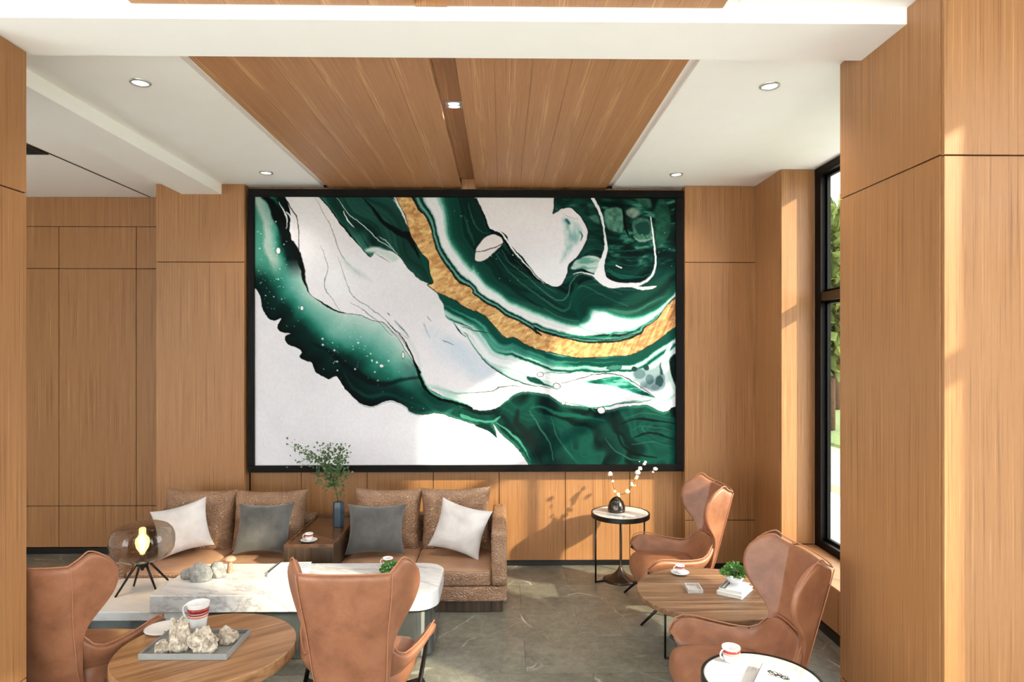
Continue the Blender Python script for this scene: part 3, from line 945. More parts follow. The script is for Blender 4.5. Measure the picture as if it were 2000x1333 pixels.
    # ---- droplets and speckles
    def dots(box, n, rmax, seed, col=(206, 222, 212)):
        r = np.random.RandomState(seed)
        for _ in range(n):
            x = r.uniform(box[0], box[1]); y = r.uniform(box[2], box[3]); rad = .5 + (rmax - .5) * r.rand() ** 3
            p = np.array([[x - rad, y - rad], [x + rad, y + rad]]); sl = window(p, 3)
            comp(sl, np.clip(rad - np.hypot(gx[sl] - x, (gy[sl] - y) * 1.1) + .5, 0, 1) * .9, np.array(col, float))
    dots((500, 560, 430, 560), 40, 1.6, 1); dots((510, 600, 540, 640), 34, 1.8, 2); dots((620, 760, 655, 728), 46, 2.4, 3); dots((640, 700, 560, 650), 20, 1.4, 4)
    dots((1240, 1315, 450, 520), 12, 1.6, 5); dots((880, 1010, 390, 580), 14, 1.2, 6); dots((650, 850, 720, 800), 14, 1.1, 8); dots((840, 1010, 400, 520), 10, 1.2, 9)
    for x, y, a, b in ((542, 489, 4.6, 7.2), (588, 601, 3.4, 4.8), (743, 714, 4.5, 3.6), (785, 693, 3, 7), (734, 707, 3, 2.4)):
        p = np.array([[x - 10, y - 10], [x + 10, y + 10]]); sl = window(p, 2)
        q = np.hypot((gx[sl] - x) / a, (gy[sl] - y) / b)
        comp(sl, np.clip((1.18 - q) * 5, 0, 1) * .8, np.array((14, 50, 42.))); comp(sl, np.clip((.95 - q) * 5, 0, 1), np.array((222, 224, 216.)))
    # brush texture
    img *= (1 + .05 * (fbm(gx / 3, gy / 3, 301, 2) - .5))[..., None]
    return np.clip(img, 0, 255)

# ------------------------------------------------------------------ the room
ZC = 4.02          # white ceiling
YW = 7.085         # wall behind the picture
YP = 6.955         # front of the two back pillars
YA = 7.57          # alcove wall
G = .007           # open joint between panels
TH = .022          # panel thickness

def struct(name, VF, mat, label=None, smooth=False):
    o = obj(name, VF, mat, None, smooth)
    return tag(o, label, None, None, 'structure')

def panels_y(parent, y, xs, zs, mat):
    """panels facing -Y; xs, zs are joint positions"""
    for i in range(len(xs) - 1):
        for j in range(len(zs) - 1):
            obj('panel', bbox(xs[i] + G / 2, xs[i + 1] - G / 2, y, y + TH, zs[j] + G / 2, zs[j + 1] - G / 2, .0015), mat, parent)

def panels_x(parent, x, ys, zs, mat, s=-1):
    """panels facing s*X"""
    for i in range(len(ys) - 1):
        for j in range(len(zs) - 1):
            x0, x1 = (x, x + TH) if s < 0 else (x - TH, x)
            obj('panel', bbox(x0, x1, ys[i] + G / 2, ys[i + 1] - G / 2, zs[j] + G / 2, zs[j + 1] - G / 2, .0015), mat, parent)

V_ = M['veneer']
# wall behind the picture, seven tall panels
w = struct('wall_back', box(-2.66, 1.93, YW + TH * .7, YW + .5, 0, 4.3), M['joint'], 'oak panelled wall behind the large abstract painting')
panels_y(w, YW, [-2.66, -2.126, -1.429, -.729, -.027, .677, 1.366, 1.93], [.05, 4.02], V_)
obj_b = struct('baseboard_back', bbox(-2.66, 1.93, YW - .012, YW + .01, 0, .05, .002), M['base_black'], 'black baseboard under the picture wall')
# pillars beside the picture
pl = struct('wall_pillar_left', box(-3.587 + TH, -2.669 - TH, YP + TH * .7, YA + .3, 0, 4.2), M['joint'], 'oak panelled pier left of the painting')
panels_y(pl, YP, [-3.587, -2.669], [.05, .504, 3.207, 4.02], V_)
panels_x(pl, -2.669, [YP + TH, YW], [.05, 4.02], V_, 1)
panels_x(pl, -3.587, [YP + TH, YA], [.05, 4.02], V_, -1)
pr = struct('wall_pillar_right', box(1.918 + TH, 2.70, YP + TH * .7, YW + .5, 0, 4.2), M['joint'], 'oak panelled pier right of the painting')
panels_y(pr, YP, [1.918, 2.68], [.05, .504, 3.214, 4.02], V_)
panels_x(pr, 1.918, [YP + TH, YW], [.05, 4.02], V_, -1)
struct('baseboard_pillar', join(bbox(-3.587, -2.669, YP - .012, YP + .01, 0, .05, .002), bbox(1.918, 2.64, YP - .012, YP + .01, 0, .05, .002)), M['base_black'], 'black baseboards under the two back piers')
# alcove at the left
wa = struct('wall_alcove', box(-6.4, -3.56, YA + TH * .7, YA + .3, 0, 4.2), M['joint'], 'shaded oak panelled alcove wall at far left')
panels_y(wa, YA, [-6.4, -5.85, -4.985, -4.122, -3.58], [.07, .536, 3.211, 3.684], V_)
panels_y(wa, YA, [-6.4, -3.58], [3.684, 4.02], V_)
struct('baseboard_alcove', bbox(-6.4, -3.58, YA - .012, YA + .01, 0, .066, .002), M['base_black'], 'black baseboard of the alcove wall')
# left boundary of the room
struct('wall_left', join(box(-6.6, -6.4, 1.5, YA + .3, 0, 4.2), box(-6.6, -6.4, -6.6, 1.5, 0, .4), box(-6.6, -6.4, -6.6, -5.5, .4, 4.2)), M['white'], 'unseen left wall, made white to bounce light')  # out of view, white so it returns more neutral bounce light
# column by the window
cw = struct('wall_column_right', box(2.68, 3.02, 6.325 + TH * .7, YW + .5, 0, 4.2), M['joint'], 'oak clad column between the window and the picture pier')
panels_x(cw, 2.66, [6.325, YP], [.05, 4.02], V_, -1)
panels_y(cw, 6.31, [2.665, 2.992], [.44, 4.02], V_)
# low wall with a ledge below the window
lw = struct('wall_low_right', box(2.64, 3.28, 3.978, 6.33, -.2, .41), M['joint'], 'low oak clad wall with a deep window ledge')
panels_x(lw, 2.622, [3.978, 5.15, 6.31], [.072, .415], V_, -1)
obj('ledge', bbox(2.60, 3.0, 3.978, 6.308, .415, .437, .003), V_, lw)
struct('baseboard_right', join(bbox(2.606, 2.63, 3.978, 6.33, 0, .07, .002), bbox(2.644, 2.67, 6.33, YP - .012, 0, .05, .002)), M['base_black'], 'black baseboard along the window side')
# near pillars that frame the view
np_ = struct('pillar', box(2.035 + TH * .7, 3.28, 3.035 + TH * .7, 3.978 - .002, 0, 4.2), M['joint'], 'tall oak clad pillar at the right edge of the view')
panels_x(np_, 2.035, [3.035 + TH, 3.978], [.05, .336, 3.203, 4.02], V_, -1)
panels_y(np_, 3.035, [2.035, 3.0], [.05, .336, 3.196, 4.02], V_)
nl = struct('pillar', box(-3.45, -2.603 - TH * .7, 3.405, 3.688, 0, 3.933), M['joint'], 'oak clad pillar at the left edge of the view')
panels_x(nl, -2.603, [3.39, 3.69], [.05, .50, 3.154, 3.933], V_, 1)
panels_y(nl, 3.39, [-3.45, -2.603 - TH], [.05, .50, 3.154, 3.933], V_)
# window wall
WX = 2.985
struct('wall_right', join(box(WX + .01, 3.28, 2.52, 3.05, -.2, 4.2), box(WX + .01, 3.28, -6.6, 2.52, -.2, .43), box(WX + .01, 3.28, -6.6, 6.35, 4.02, 4.3), box(WX + .01, 3.28, -.3, 1.1, .43, 4.02), box(WX + .01, 3.28, -6.6, -5.9, .43, 4.02)), M['white'], 'white wall around the windows on the right')  # unseen pier between the windows, sized to block sun from the middle chair

def window(name, y0, y1, z0, z1, trans, label, mull):
    w_ = struct(name, join(box(WX, WX + .085, y0, y0 + .10, z0, z1), box(WX, WX + .085, y1 - .12, y1, z0, z1), box(WX, WX + .085, y0 + .10, y1 - .12, z0, z0 + .07), box(WX, WX + .085, y0 + .10, y1 - .12, z1 - .075, z1)), M['frame_black'], label)
    obj('transom', bbox(WX + .004, WX + .08, y0 + .10, y1 - .12, trans - .04, trans + .04, .003), M['bronze_dark'], w_)
    ys = [y0 + .10] + mull + [y1 - .12]
    for m_ in mull:
        obj('mullion', bbox(WX + .01, WX + .078, m_ - .03, m_ + .03, z0 + .07, z1 - .075, .003), M['frame_black'], w_)
    for a, b in zip(ys[:-1], ys[1:]):
        for c, d in ((z0 + .07, trans - .04), (trans + .04, z1 - .075)):
            s = .028
            obj('sash', join(box(WX + .05, WX + .082, a, a + s, c, d), box(WX + .05, WX + .082, b - s, b, c, d), box(WX + .05, WX + .082, a + s, b - s, c, c + s), box(WX + .05, WX + .082, a + s, b - s, d - s, d)), M['frame_black'], w_)
            obj('pane', box(WX + .062, WX + .07, a + s, b - s, c + s, d - s), M['pane'], w_)
    return w_
M['bronze_dark'] = plain('dark_bronze_frame', (44, 28, 20), .35, .2, .5)
window('window_1', 3.99, 6.305, .44, 4.015, 2.795, 'black framed tall window beside the right pillar', [5.1])
window('window_2', 1.1, 2.52, .44, 4.015, 2.795, 'narrow black framed window beyond the right pillar', [])
window('fill_window_3', -5.9, -.3, .44, 4.015, 2.795, 'unseen long window added behind the viewer for fill light', [-4.5, -3.1, -1.7])  # unseen, added to make up for lost ambient light
# unseen glazed front behind the viewer, added and kept low for upward light
fr = struct('fill_window_4', join(*[box(x, x + .08, -6.6, -6.5, 0, 2.5) for x in (-6.4, -4.4, -2.4, -.4, 1.6, 2.9)], box(-6.4, 2.98, -6.6, -6.5, 0, .1), box(-6.4, 2.98, -6.6, -6.5, 2.42, 2.5)), M['frame_black'], 'unseen glazed front added behind the viewer for fill light')
for a, b in ((-6.32, -4.4), (-4.32, -2.4), (-2.32, -.4), (-.32, 1.6), (1.68, 2.9)):
    obj('pane', box(a, b, -6.556, -6.548, .1, 2.42), M['pane'], fr)

struct('wall_front', box(-6.4, 2.98, -6.6, -6.4, 2.5, 4.02), M['white'], 'unseen white wall added above the glazed front to cut skylight')  # unseen, added to cut the high skylight from behind
w5 = struct('fill_window_5', join(*[box(-6.56, -6.46, y_, y_ + .07, .4, 4.02) for y_ in (-5.5, -3.75, -2.0, -.25, 1.43)], box(-6.56, -6.46, -5.5, 1.5, .4, .47), box(-6.56, -6.46, -5.5, 1.5, 3.95, 4.02)), M['frame_black'], 'unseen window added at far left for fill light')  # unseen, added so light also enters from the left
for a_, b_ in ((-5.43, -3.75), (-3.68, -2.0), (-1.93, -.25), (-.18, 1.43)):
    obj('pane', box(-6.514, -6.506, a_, b_, .47, 3.95), M['pane'], w5)
# ---- ceiling
cx0, cx1, gx0, gx1, wx0, wx1 = -1.822, 1.102, -.427, -.273, -1.89, 1.178
ce = struct('ceiling', join(box(-6.6, wx0, -6.6, YA + .3, ZC, ZC + .28), box(wx1, 3.28, -6.6, YA + .1, ZC, ZC + .28), box(wx0, gx0 - .02, -6.6, YA + .3, ZC + .03, ZC + .28), box(gx1 + .02, wx1, -6.6, YA + .3, ZC + .03, ZC + .28), box(gx0 - .02, gx1 + .02, -6.6, YA + .3, ZC + .11, ZC + .28)), M['white'], 'white plaster ceiling with a recessed strip of oak boards')
for y0, y1 in ((1.2, 3.300), (3.735, 7.07)):
    for a, b in ((cx0, gx0), (gx1, cx1)):
        n = 6
        for i in range(n):
            x0 = a + (b - a) * i / n
            x1 = a + (b - a) * (i + 1) / n
            obj('plank', bbox(x0 + .0006, x1 - .0006, y0, y1, ZC - .018, ZC + .03, .0008), M['ceil_wood'], ce)
    obj('groove_end', box(gx0, gx1, y1 - .014, y1, ZC - .022, ZC + .10), M['ceil_wood'], ce)
    obj('groove_board', box(gx0 - .01, gx1 + .01, y0, y1, ZC + .085, ZC + .10), M['ceil_wood'], ce)
# slot and grille in the alcove ceiling
sg = obj('air_slot', box(-3.972, -3.956, 3.8, YA - .01, ZC - .004, ZC + .01), M['base_black'], ce)
gr = thing('ceiling_grille', 'dark square air grille in the alcove ceiling', 'vent', (-4.42, 5.45, ZC - .001))
obj('frame', join(box(-.44, .44, -.46, -.43, -.008, 0), box(-.44, .44, .43, .46, -.008, 0), box(-.44, -.41, -.43, .43, -.008, 0), box(.41, .44, -.43, .43, -.008, 0)), M['base_black'], gr)
obj('backing', box(-.41, .41, -.43, .43, -.002, 0), M['base_black'], gr)
for i in range(20):
    y = -.41 + i * .0432
    obj('slat', move(box(-.41, .41, -.012, .012, -.0012, .0012), (0, y, -.006), (R(28), 0, 0)), M['slate'], gr)
struct('ceiling_beam', bbox(-6.4, 2.035, 3.31, 3.735, 3.934, 4.3, .002), M['white'], 'white cross beam spanning the room between the pillars')
struct('ceiling_beam', bbox(-3.318, -2.907, 3.736, 6.955, 3.912, 4.2, .002), M['white'], 'white boxed beam running back to the left pier')

# ---- floor of large tiles
fl = struct('floor', box(-6.6, 3.28, -6.6, YA + .3, -.2, -.006), M['joint_floor'] if 'joint_floor' in M else M['slate'], 'grey veined marble tile floor')
rows = 8
TY, TX = .592, 1.184
y = 7.68
r_ = 0
while y > -1.2:
    x = -6.9 + (.47 if r_ % 2 else 0) - .03
    while x < 2.75:
        a, b = max(x, -6.4), min(x + TX, 2.63)
        if b - a > .05:
            t = obj('tile', bbox(a + .001, b - .001, y - TY + .001, y - .001, -.012, 0, .0008), M['floor'], fl)
        x += TX
    y -= TY
    r_ += 1
obj('bounce_slab', box(-6.4, 2.98, -6.5, y, -.012, 0), M['bounce_floor'], fl)  # added behind the camera as a reflector for the ceiling

# ---- ceiling lights
def lamp_spot(x, y, z, parent, watts, ang=120):
    d = bpy.data.lights.new('downlight_beam', 'SPOT')
    d.energy = watts; d.spot_size = R(ang); d.spot_blend = .9; d.shadow_soft_size = .06; d.color = (1, .93, .84)
    o = bpy.data.objects.new('downlight_beam', d)
    COL.objects.link(o); o.parent = parent; o.location = (x, y, z)
def downlight(x, y, label):
    t = thing('downlight', label, 'light', (x, y, ZC), 0, 'round recessed ceiling downlights')
    obj('ring', lathe([(.052, .004), (.050, -.010), (.058, -.012), (.064, -.006), (.066, 0)], 32, False, False), M['chrome'], t, True)
    obj('lens', lathe([(.0001, -.003), (.051, -.003)], 32, False, False), M['led'], t)
    lamp_spot(0, 0, -.02, t, 70 if y < 6 else 35)
    return t
M['chrome'] = plain('satin_metal', (190, 188, 186), .3, .7, .5)
downlight(-2.324, 4.316, 'round recessed downlight beside the boxed beam, nearer of the left pair')
downlight(-2.289, 6.50, 'round recessed downlight above the painting upper left corner')
downlight(1.745, 4.311, 'round recessed downlight near the cross beam at right')
downlight(1.711, 6.50, 'round recessed downlight above the painting upper right corner')
t = thing('twin_spotlight', 'square twin spotlight set in the wooden ceiling groove', 'light', (-.350, 4.885, ZC + .085))
obj('plate', bbox(-.062, .062, -.062, .062, -.014, 0, .003), M['chrome'], t)
for s in (-1, 1):
    obj('lens', move(lathe([(.0001, -.016), (.040, -.016), (.043, -.012)], 28, False, False), (0, s * .029, 0), (0, 0, 0), (1, .62, 1)), M['led'], t)

lamp_spot(0, 0, -.03, t, 110)
# ------------------------------------------------------------------ the painting
PX0, PX1, PZ0, PZ1, PY = -2.632, 1.907, 1.021, 3.968, 6.945
pt = thing('painting', 'huge green white and gold fluid abstract painting in black frame', 'painting', (0, YW, PZ0))
AX0, AX1, AZ0, AZ1 = -2.569, 1.826, 1.092, 3.890
def pbox(x0, x1, y0, y1, z0, z1):
    return bbox(x0, x1, y0 - YW, y1 - YW, z0 - PZ0, z1 - PZ0, .003)
obj('frame_rail', pbox(PX0, PX1, PY, YW - .001, AZ1, PZ1), M['frame_black'], pt)
obj('frame_rail', pbox(PX0, PX1, PY, YW - .001, PZ0, AZ0), M['frame_black'], pt)
obj('frame_stile', pbox(PX0, AX0, PY, YW - .001, AZ0, AZ1), M['frame_black'], pt)
obj('frame_stile', pbox(AX1, PX1, PY, YW - .001, AZ0, AZ1), M['frame_black'], pt)
img = make_painting()
NY, NX = img.shape[:2]
px = np.linspace(AX0, AX1, NX); pz = np.linspace(AZ1, AZ0, NY) - PZ0
VX, VZ = np.meshgrid(px, pz)
co = np.stack([VX, np.full_like(VX, 6.972 - YW), VZ], -1).reshape(-1, 3).astype(np.float32)
ii = np.arange(NX * NY).reshape(NY, NX)
quads = np.stack([ii[:-1, :-1], ii[1:, :-1], ii[1:, 1:], ii[:-1, 1:]], -1).reshape(-1, 4).astype(np.int32)
me = bpy.data.meshes.new('canvas')
me.vertices.add(len(co)); me.vertices.foreach_set('co', co.ravel())
me.loops.add(quads.size); me.loops.foreach_set('vertex_index', quads.ravel())
me.polygons.add(len(quads)); me.polygons.foreach_set('loop_start', np.arange(0, quads.size, 4, dtype=np.int32))
me.polygons.foreach_set('loop_total', np.full(len(quads), 4, dtype=np.int32))
me.update(calc_edges=True)
ca = me.color_attributes.new('paint', 'FLOAT_COLOR', 'POINT')
s_ = img / 255.0
l_ = np.where(s_ <= .04045, s_ / 12.92, ((s_ + .055) / 1.055) ** 2.4)
rgba = np.ones((NX * NY, 4), np.float32); rgba[:, :3] = np.clip(l_.reshape(-1, 3) * np.array((.84, .87, .93)), 0, 1)
ca.data.foreach_set('color', rgba.ravel())
k = NT('painted_canvas')
at = k.n('ShaderNodeAttribute', attribute_name='paint')
k.base(at.outputs['Color']).set(.75, 0, .06)
link('canvas', me, k.m, pt)
obj('backing_board', pbox(AX0 + .002, AX1 - .002, 6.976, YW - .002, AZ0 + .002, AZ1 - .002), M['frame_black'], pt)

# ------------------------------------------------------------------ sofa
SX0, SX1, SF, SB = -3.40, .045, 5.79, 6.90
sofa = thing('sofa', 'long brown pebbled leather sofa with a built-in wooden console', 'sofa', (0, 0, 0))
def so(name, VF, mat, smooth=True, parent=None):
    return obj(name, VF, mat, parent or sofa, smooth)
def rb(x0, x1, y0, y1, z0, z1, r=.03, n=8, crown=0):
    return move(roundbox(x1 - x0, y1 - y0, z1 - z0, r, n, crown), ((x0 + x1) / 2, (y0 + y1) / 2, (z0 + z1) / 2))
so('plinth', bbox(SX0 + .04, SX1 - .035, SF + .04, SB - .05, 0, .105, .006), M['dark_wood'], False)
so('base', rb(SX0, SX1, SF, SB, .10, .235, .022), M['pebble'])
# sloped arms: lower at the front
def arm(x0, x1):
    V, F = roundbox(x1 - x0, SB - SF, .47, .03, 10)
    out = []
    for x, y, z in V:
        out.append((x + (x0 + x1) / 2, y + (SF + SB) / 2, z + .47))
    return out, F
so('arm', arm(-.092, SX1), M['pebble'])
so('arm', arm(SX0, -3.262), M['pebble'])
so('back_frame', rb(-3.27, -1.89, 6.74, SB, .22, .63, .03), M['pebble'])
so('back_frame', rb(-1.45, -.085, 6.74, SB, .22, .63, .03), M['pebble'])
seat_x = [(-3.258, -2.574), (-2.570, -1.888), (-1.452, -.777), (-.773, -.094)]
def edge_loop(x0, x1, y0, y1, z, r, inset):
    pts = []
    for cx, cy, a0 in ((x1 - r, y1 - r, 0), (x0 + r, y1 - r, 90), (x0 + r, y0 + r, 180), (x1 - r, y0 + r, 270)):
        for a in (0, 30, 60, 90):
            pts.append((cx + (r - inset) * math.cos(R(a0 + a)), cy + (r - inset) * math.sin(R(a0 + a)), z))
    return pts + [pts[0]]
for a, b in seat_x:
    c = so('seat_cushion', rb(a, b, SF + .012, 6.72, .232, .372, .028, 10, .022), M['brown'])
    obj('front_band', rb(a + .006, b - .006, SF + .006, SF + .05, .238, .352, .016, 6), M['pebble'], c, True)
    obj('piping', tube(edge_loop(a, b, SF + .012, 6.72, .364, .03, .006), .005, 6), M['brown'], c, True)
for i, (a, b, dz, rz, zr) in enumerate(((-3.30, -2.60, 0, 3, 1.5), (-2.63, -1.91, -.012, -3, -1), (-1.46, -.785, 0, 2, 1.5), (-.80, -.10, .006, -3, -2))):
    w = b - a
    VF = pillow(w, .62, .33, 4.5, .45, .085, 28, i + 3, .016)
    so('back_cushion', move(VF, ((a + b) / 2, 6.56, .625 + dz), (R(-13), R(zr), R(rz))), M['pebble'])
# console between the seats, part of the sofa
cx_0, cx_1, cy_0, cy_1, cz = -1.884, -1.457, SF - .012, 6.83, .612
so('console_box', bbox(cx_0, cx_1, cy_0, cy_1, .20, cz - .028, .004), M['dark_wood'], False)
so('console_top', bbox(cx_0 + .012, cx_1 - .012, cy_0 + .012, cy_1 - .012, cz - .030, cz - .020, .002), M['tray_wood'], False)
for x0, x1, y0, y1 in ((cx_0, cx_1, cy_0, cy_0 + .014), (cx_0, cx_1, cy_1 - .014, cy_1), (cx_0, cx_0 + .014, cy_0 + .014, cy_1 - .014), (cx_1 - .014, cx_1, cy_0 + .014, cy_1 - .014)):
    so('console_rim', bbox(x0, x1, y0, y1, cz - .03, cz, .003), M['tray_wood'], False)

# ---- throw pillows
def throw(loc, rot, w, h, mat, label, seed):
    o = obj('throw_pillow', pillow(w, h, .17, 3.2, .62, .13, 26, seed, .010), mat, None, True)
    o.location = loc
    o.rotation_euler = tuple(R(a) for a in rot)
    return tag(o, label, 'pillow', 'throw pillows on the sofa')
throw((-2.955, 6.20, .645), (-20, -14, 12), .50, .46, M['white_linen'], 'off-white throw pillow behind the smoked glass lamp', 1)
throw((-2.205, 6.20, .645), (-20, -2, -5), .54, .46, M['grey_velvet'], 'grey velvet throw pillow left of the wooden console', 2)
throw((-1.165, 6.19, .635), (-20, 1, 5), .54, .46, M['grey_velvet'], 'grey velvet throw pillow right of the wooden console', 3)
throw((-.385, 6.19, .635), (-20, 13, -12), .50, .46, M['white_linen'], 'off-white throw pillow leaning by the sofa right arm', 4)

# ------------------------------------------------------------------ wing chairs
def interp(x, xs, ys):
    return float(np.interp(x, xs, ys))
def csmooth(x, xs, ys):
    # smooth piecewise curve through the points
    i = max(0, min(len(xs) - 2, int(np.searchsorted(xs, x)) - 1))
    t = (x - xs[i]) / (xs[i + 1] - xs[i])
    m = lambda j: (ys[min(j + 1, len(ys) - 1)] - ys[max(j - 1, 0)]) / (xs[min(j + 1, len(xs) - 1)] - xs[max(j - 1, 0)])
    h = xs[i + 1] - xs[i]
    return ((2 * t ** 3 - 3 * t * t + 1) * ys[i] + (t ** 3 - 2 * t * t + t) * h * m(i) + (-2 * t ** 3 + 3 * t * t) * ys[i + 1] + (t ** 3 - t * t) * h * m(i + 1))
LZ = [.28, .45, .60, .68, .75, .82, .90, .96, 1.02, 1.08, 1.13]
LL = [.015, .03, .045, .07, .14, .215, .262, .272, .262, .235, .20]
def shell_point(s, t):
    a = abs(s)
    if a <= .5:
        q = 0; u = a / .5
    else:
        q = (a - .5) / .5; u = 1
    zt = csmooth(q, [0, .3, .6, .85, 1], [1.077, 1.105, 1.135, 1.10, 1.02])
    z = .28 + t * (zt - .28)
    hw = csmooth(z, [.28, .45, .6, .75, .95, 1.14], [.175, .19, .20, .212, .236, .25])
    y = csmooth(z, [.28, .42, .6, .8, 1.14], [-.15, -.215, -.262, -.31, -.385])
    y += .028 * u ** 3
    x = u * hw
    L = csmooth(z, LZ, LL) * q
    ang = R(24 + 6 * q)
    x += L * math.sin(ang)
    y += L * math.cos(ang)
    return (math.copysign(x, s) if s else 0.0, y, z)
def mods(o, th, lv=2, off=0):
    m = o.modifiers.new('thickness', 'SOLIDIFY'); m.thickness = th; m.offset = off
    m = o.modifiers.new('smooth', 'SUBSURF'); m.levels = 1; m.render_levels = lv
    return o
TT = [(0, (0, -.232, .650)), (.15, (.115, -.228, .650)), (.26, (.205, -.205, .635)), (.32, (.240, -.172, .585)), (.38, (.268, -.128, .530)), (.5, (.315, -.03, .515)), (.65, (.372, .12, .528)), (.8, (.408, .25, .548)), (.9, (.414, .330, .540)), (.96, (.406, .374, .508)), (1, (.388, .395, .462))]
MM = [(0, (0, -.105, .40)), (.15, (.10, -.105, .40)), (.26, (.18, -.09, .40)), (.32, (.205, -.066, .398)), (.38, (.226, -.03, .395)), (.5, (.25, .04, .395)), (.65, (.275, .15, .402)), (.8, (.298, .25, .412)), (.9, (.322, .315, .42)), (.96, (.345, .35, .428)), (1, (.368, .375, .438))]
BB = [(0, (0, -.13, .235)), (.15, (.09, -.13, .235)), (.26, (.16, -.11, .235)), (.32, (.18, -.085, .235)), (.38, (.198, -.05, .235)), (.5, (.215, .04, .24)), (.65, (.235, .14, .25)), (.8, (.262, .23, .29)), (.9, (.30, .295, .345)), (.96, (.335, .335, .39)), (1, (.36, .365, .425))]
def curve_at(C, a):
    xs = [c[0] for c in C]
    return tuple(csmooth(a, xs, [c[1][k] for c in C]) for k in range(3))
def make_chair(loc, rotz, label):
    t = thing('wing_chair', label, 'chair', loc, rotz, 'tan leather wing chairs')
    S = [-1, -.94, -.85, -.75, -.65, -.57, -.52, -.48, -.40, -.2, 0, .2, .40, .48, .52, .57, .65, .75, .85, .94, 1]
    P = [[shell_point(s, i / 14) for s in S] for i in range(15)]
    bs = mods(obj('back_shell', grid(P), M['tan'], t, True), .045)
    for s in (-.505, .505):
        obj('seam', tube([tuple(Vector(shell_point(s, i / 24)) + Vector((.016 * (1 if s > 0 else -1), -.0195, 0))) for i in range(25)], .0032, 6), M['tan_seam'], bs, True)
    rim = [Vector(shell_point(s, 1)) for s in [-1 + k / 20 for k in range(41)]]
    obj('top_piping', tube([tuple(p + Vector((0, -.016, .008))) for p in rim], .0045, 6), M['tan_seam'], bs, True)
    A = [-1 + k / 14 for k in range(29)]
    rows = []
    for k in range(5):
        f = k / 4
        row = []
        for a in A:
            b, m = curve_at(BB, abs(a)), curve_at(MM, abs(a))
            p = tuple(b[i] * (1 - f) + m[i] * f + (0, 0, 0)[i] for i in range(3))
            row.append((math.copysign(p[0], a) if abs(a) > 1e-6 else 0, p[1], p[2]))
        rows.append(row)
    for k in range(1, 6):
        f = k / 5
        row = []
        for a in A:
            m, q = curve_at(MM, abs(a)), curve_at(TT, abs(a))
            bulge = .022 * math.sin(math.pi * f)
            p = [m[i] * (1 - f) + q[i] * f for i in range(3)]
            d = Vector((p[0], p[1] - .15, 0))
            d = d.normalized() if d.length > 1e-5 else Vector((0, -1, 0))
            p[0] += d.x * bulge; p[1] += d.y * bulge
            row.append((math.copysign(p[0], a) if abs(a) > 1e-6 else 0, p[1], p[2]))
        rows.append(row)
    ss = mods(obj('seat_shell', grid(rows), M['tan'], t, True), .046)
    top = rows[-1]
    obj('arm_piping', tube([(x * 1.012, y, z + .012) for x, y, z in top], .0045, 6), M['tan_seam'], ss, True)
    V, F = roundbox(.60, .56, .20, .085, 10, .03)
    V2 = []
    for x, y, z in V:
        k = 1 - .22 * max(0, (-y) / .28) + .05 * max(0, y / .28)
        zz = z - .03 * max(0, y / .28) ** 2 * (1 if z < 0 else .4)
        V2.append((x * k, y + .155, zz + .335))
    obj('seat_cushion', (V2, F), M['tan'], t, True)
    obj('under_frame', join(bbox(-.21, .21, -.10, .28, .215, .238, .004)), M['black'], t)
    for s in (-1, 1):
        obj('leg', tube([(s * .372, .392, .440), (s * .352, .14, .262), (s * .33, -.30, 0)], [.012, .015, .011], 8), M['black'], t, True)
        obj('leg', tube([(s * .352, .15, .268), (s * .362, .30, .14), (s * .375, .455, 0)], [.014, .014, .010], 8), M['black'], t, True)
        obj('bracket', bar((s * .20, .12, .228), (s * .352, .14, .262), .03, .012), M['black'], t)
    return t
chair = make_chair((1.612, 5.90, 0), R(90), 'tan leather wing chair by the marble side table, back to the window')
copy_tree(chair, (1.485, 3.93, 0), R(90), 'nearest tan leather wing chair in front of the right pillar')
copy_tree(chair, (-.855, 3.98, 0), 0, 'tan leather wing chair seen from behind in the middle')
copy_tree(chair, (-2.67, 4.115, 0), 0, 'tan leather wing chair seen from behind, cut by the left pillar')

# ------------------------------------------------------------------ marble coffee table
ct = thing('coffee_table', 'two level white marble coffee table with smoky polished base', 'table', (0, 0, 0))
def slab(x0, x1, y0, y1, z0, z1, rl, rr, n=8, bev=.006):
    pts = []
    for cx, cy, a0, r in ((x1 - rr, y0 + rr, 270, rr), (x1 - rr, y1 - rr, 0, rr), (x0 + rl, y1 - rl, 90, rl), (x0 + rl, y0 + rl, 180, rl)):
        for i in range(n + 1):
            a = R(a0 + 90 * i / n)
            pts.append((cx + r * math.cos(a), cy + r * math.sin(a)))
    m = len(pts)
    cxm, cym = (x0 + x1) / 2, (y0 + y1) / 2
    V, F = [], []
    for z, ins in ((z0, bev), (z0 + bev, 0), (z1 - bev, 0), (z1, bev)):
        for x, y in pts:
            V.append((x + (ins if x < cxm else -ins), y + (ins if y < cym else -ins), z))
    for k in range(3):
        for i in range(m):
            j = (i + 1) % m
            F.append((k * m + i, k * m + j, (k + 1) * m + j, (k + 1) * m + i))
    F.append(tuple(range(m - 1, -1, -1)))
    F.append(tuple(3 * m + i for i in range(m)))
    return V, F
obj('upper_slab', slab(-2.575, -.475, 4.90, 5.625, .372, .50, .012, .17), M['marble'], ct)
obj('lower_slab', slab(-3.27, -2.30, 4.93, 5.66, .303, .371, .13, .012), M['marble'], ct)
obj('base', slab(-2.28, -.515, 4.965, 5.56, 0, .345, .02, .14), M['steel_glass'], ct)
obj('shadow_gap', slab(-2.28, -.55, 5.0, 5.53, .345, .371, .02, .12), M['base_black'], ct)
obj('side_base', slab(-3.15, -2.32, 5.02, 5.57, 0, .303, .10, .012), M['steel_glass'], ct)

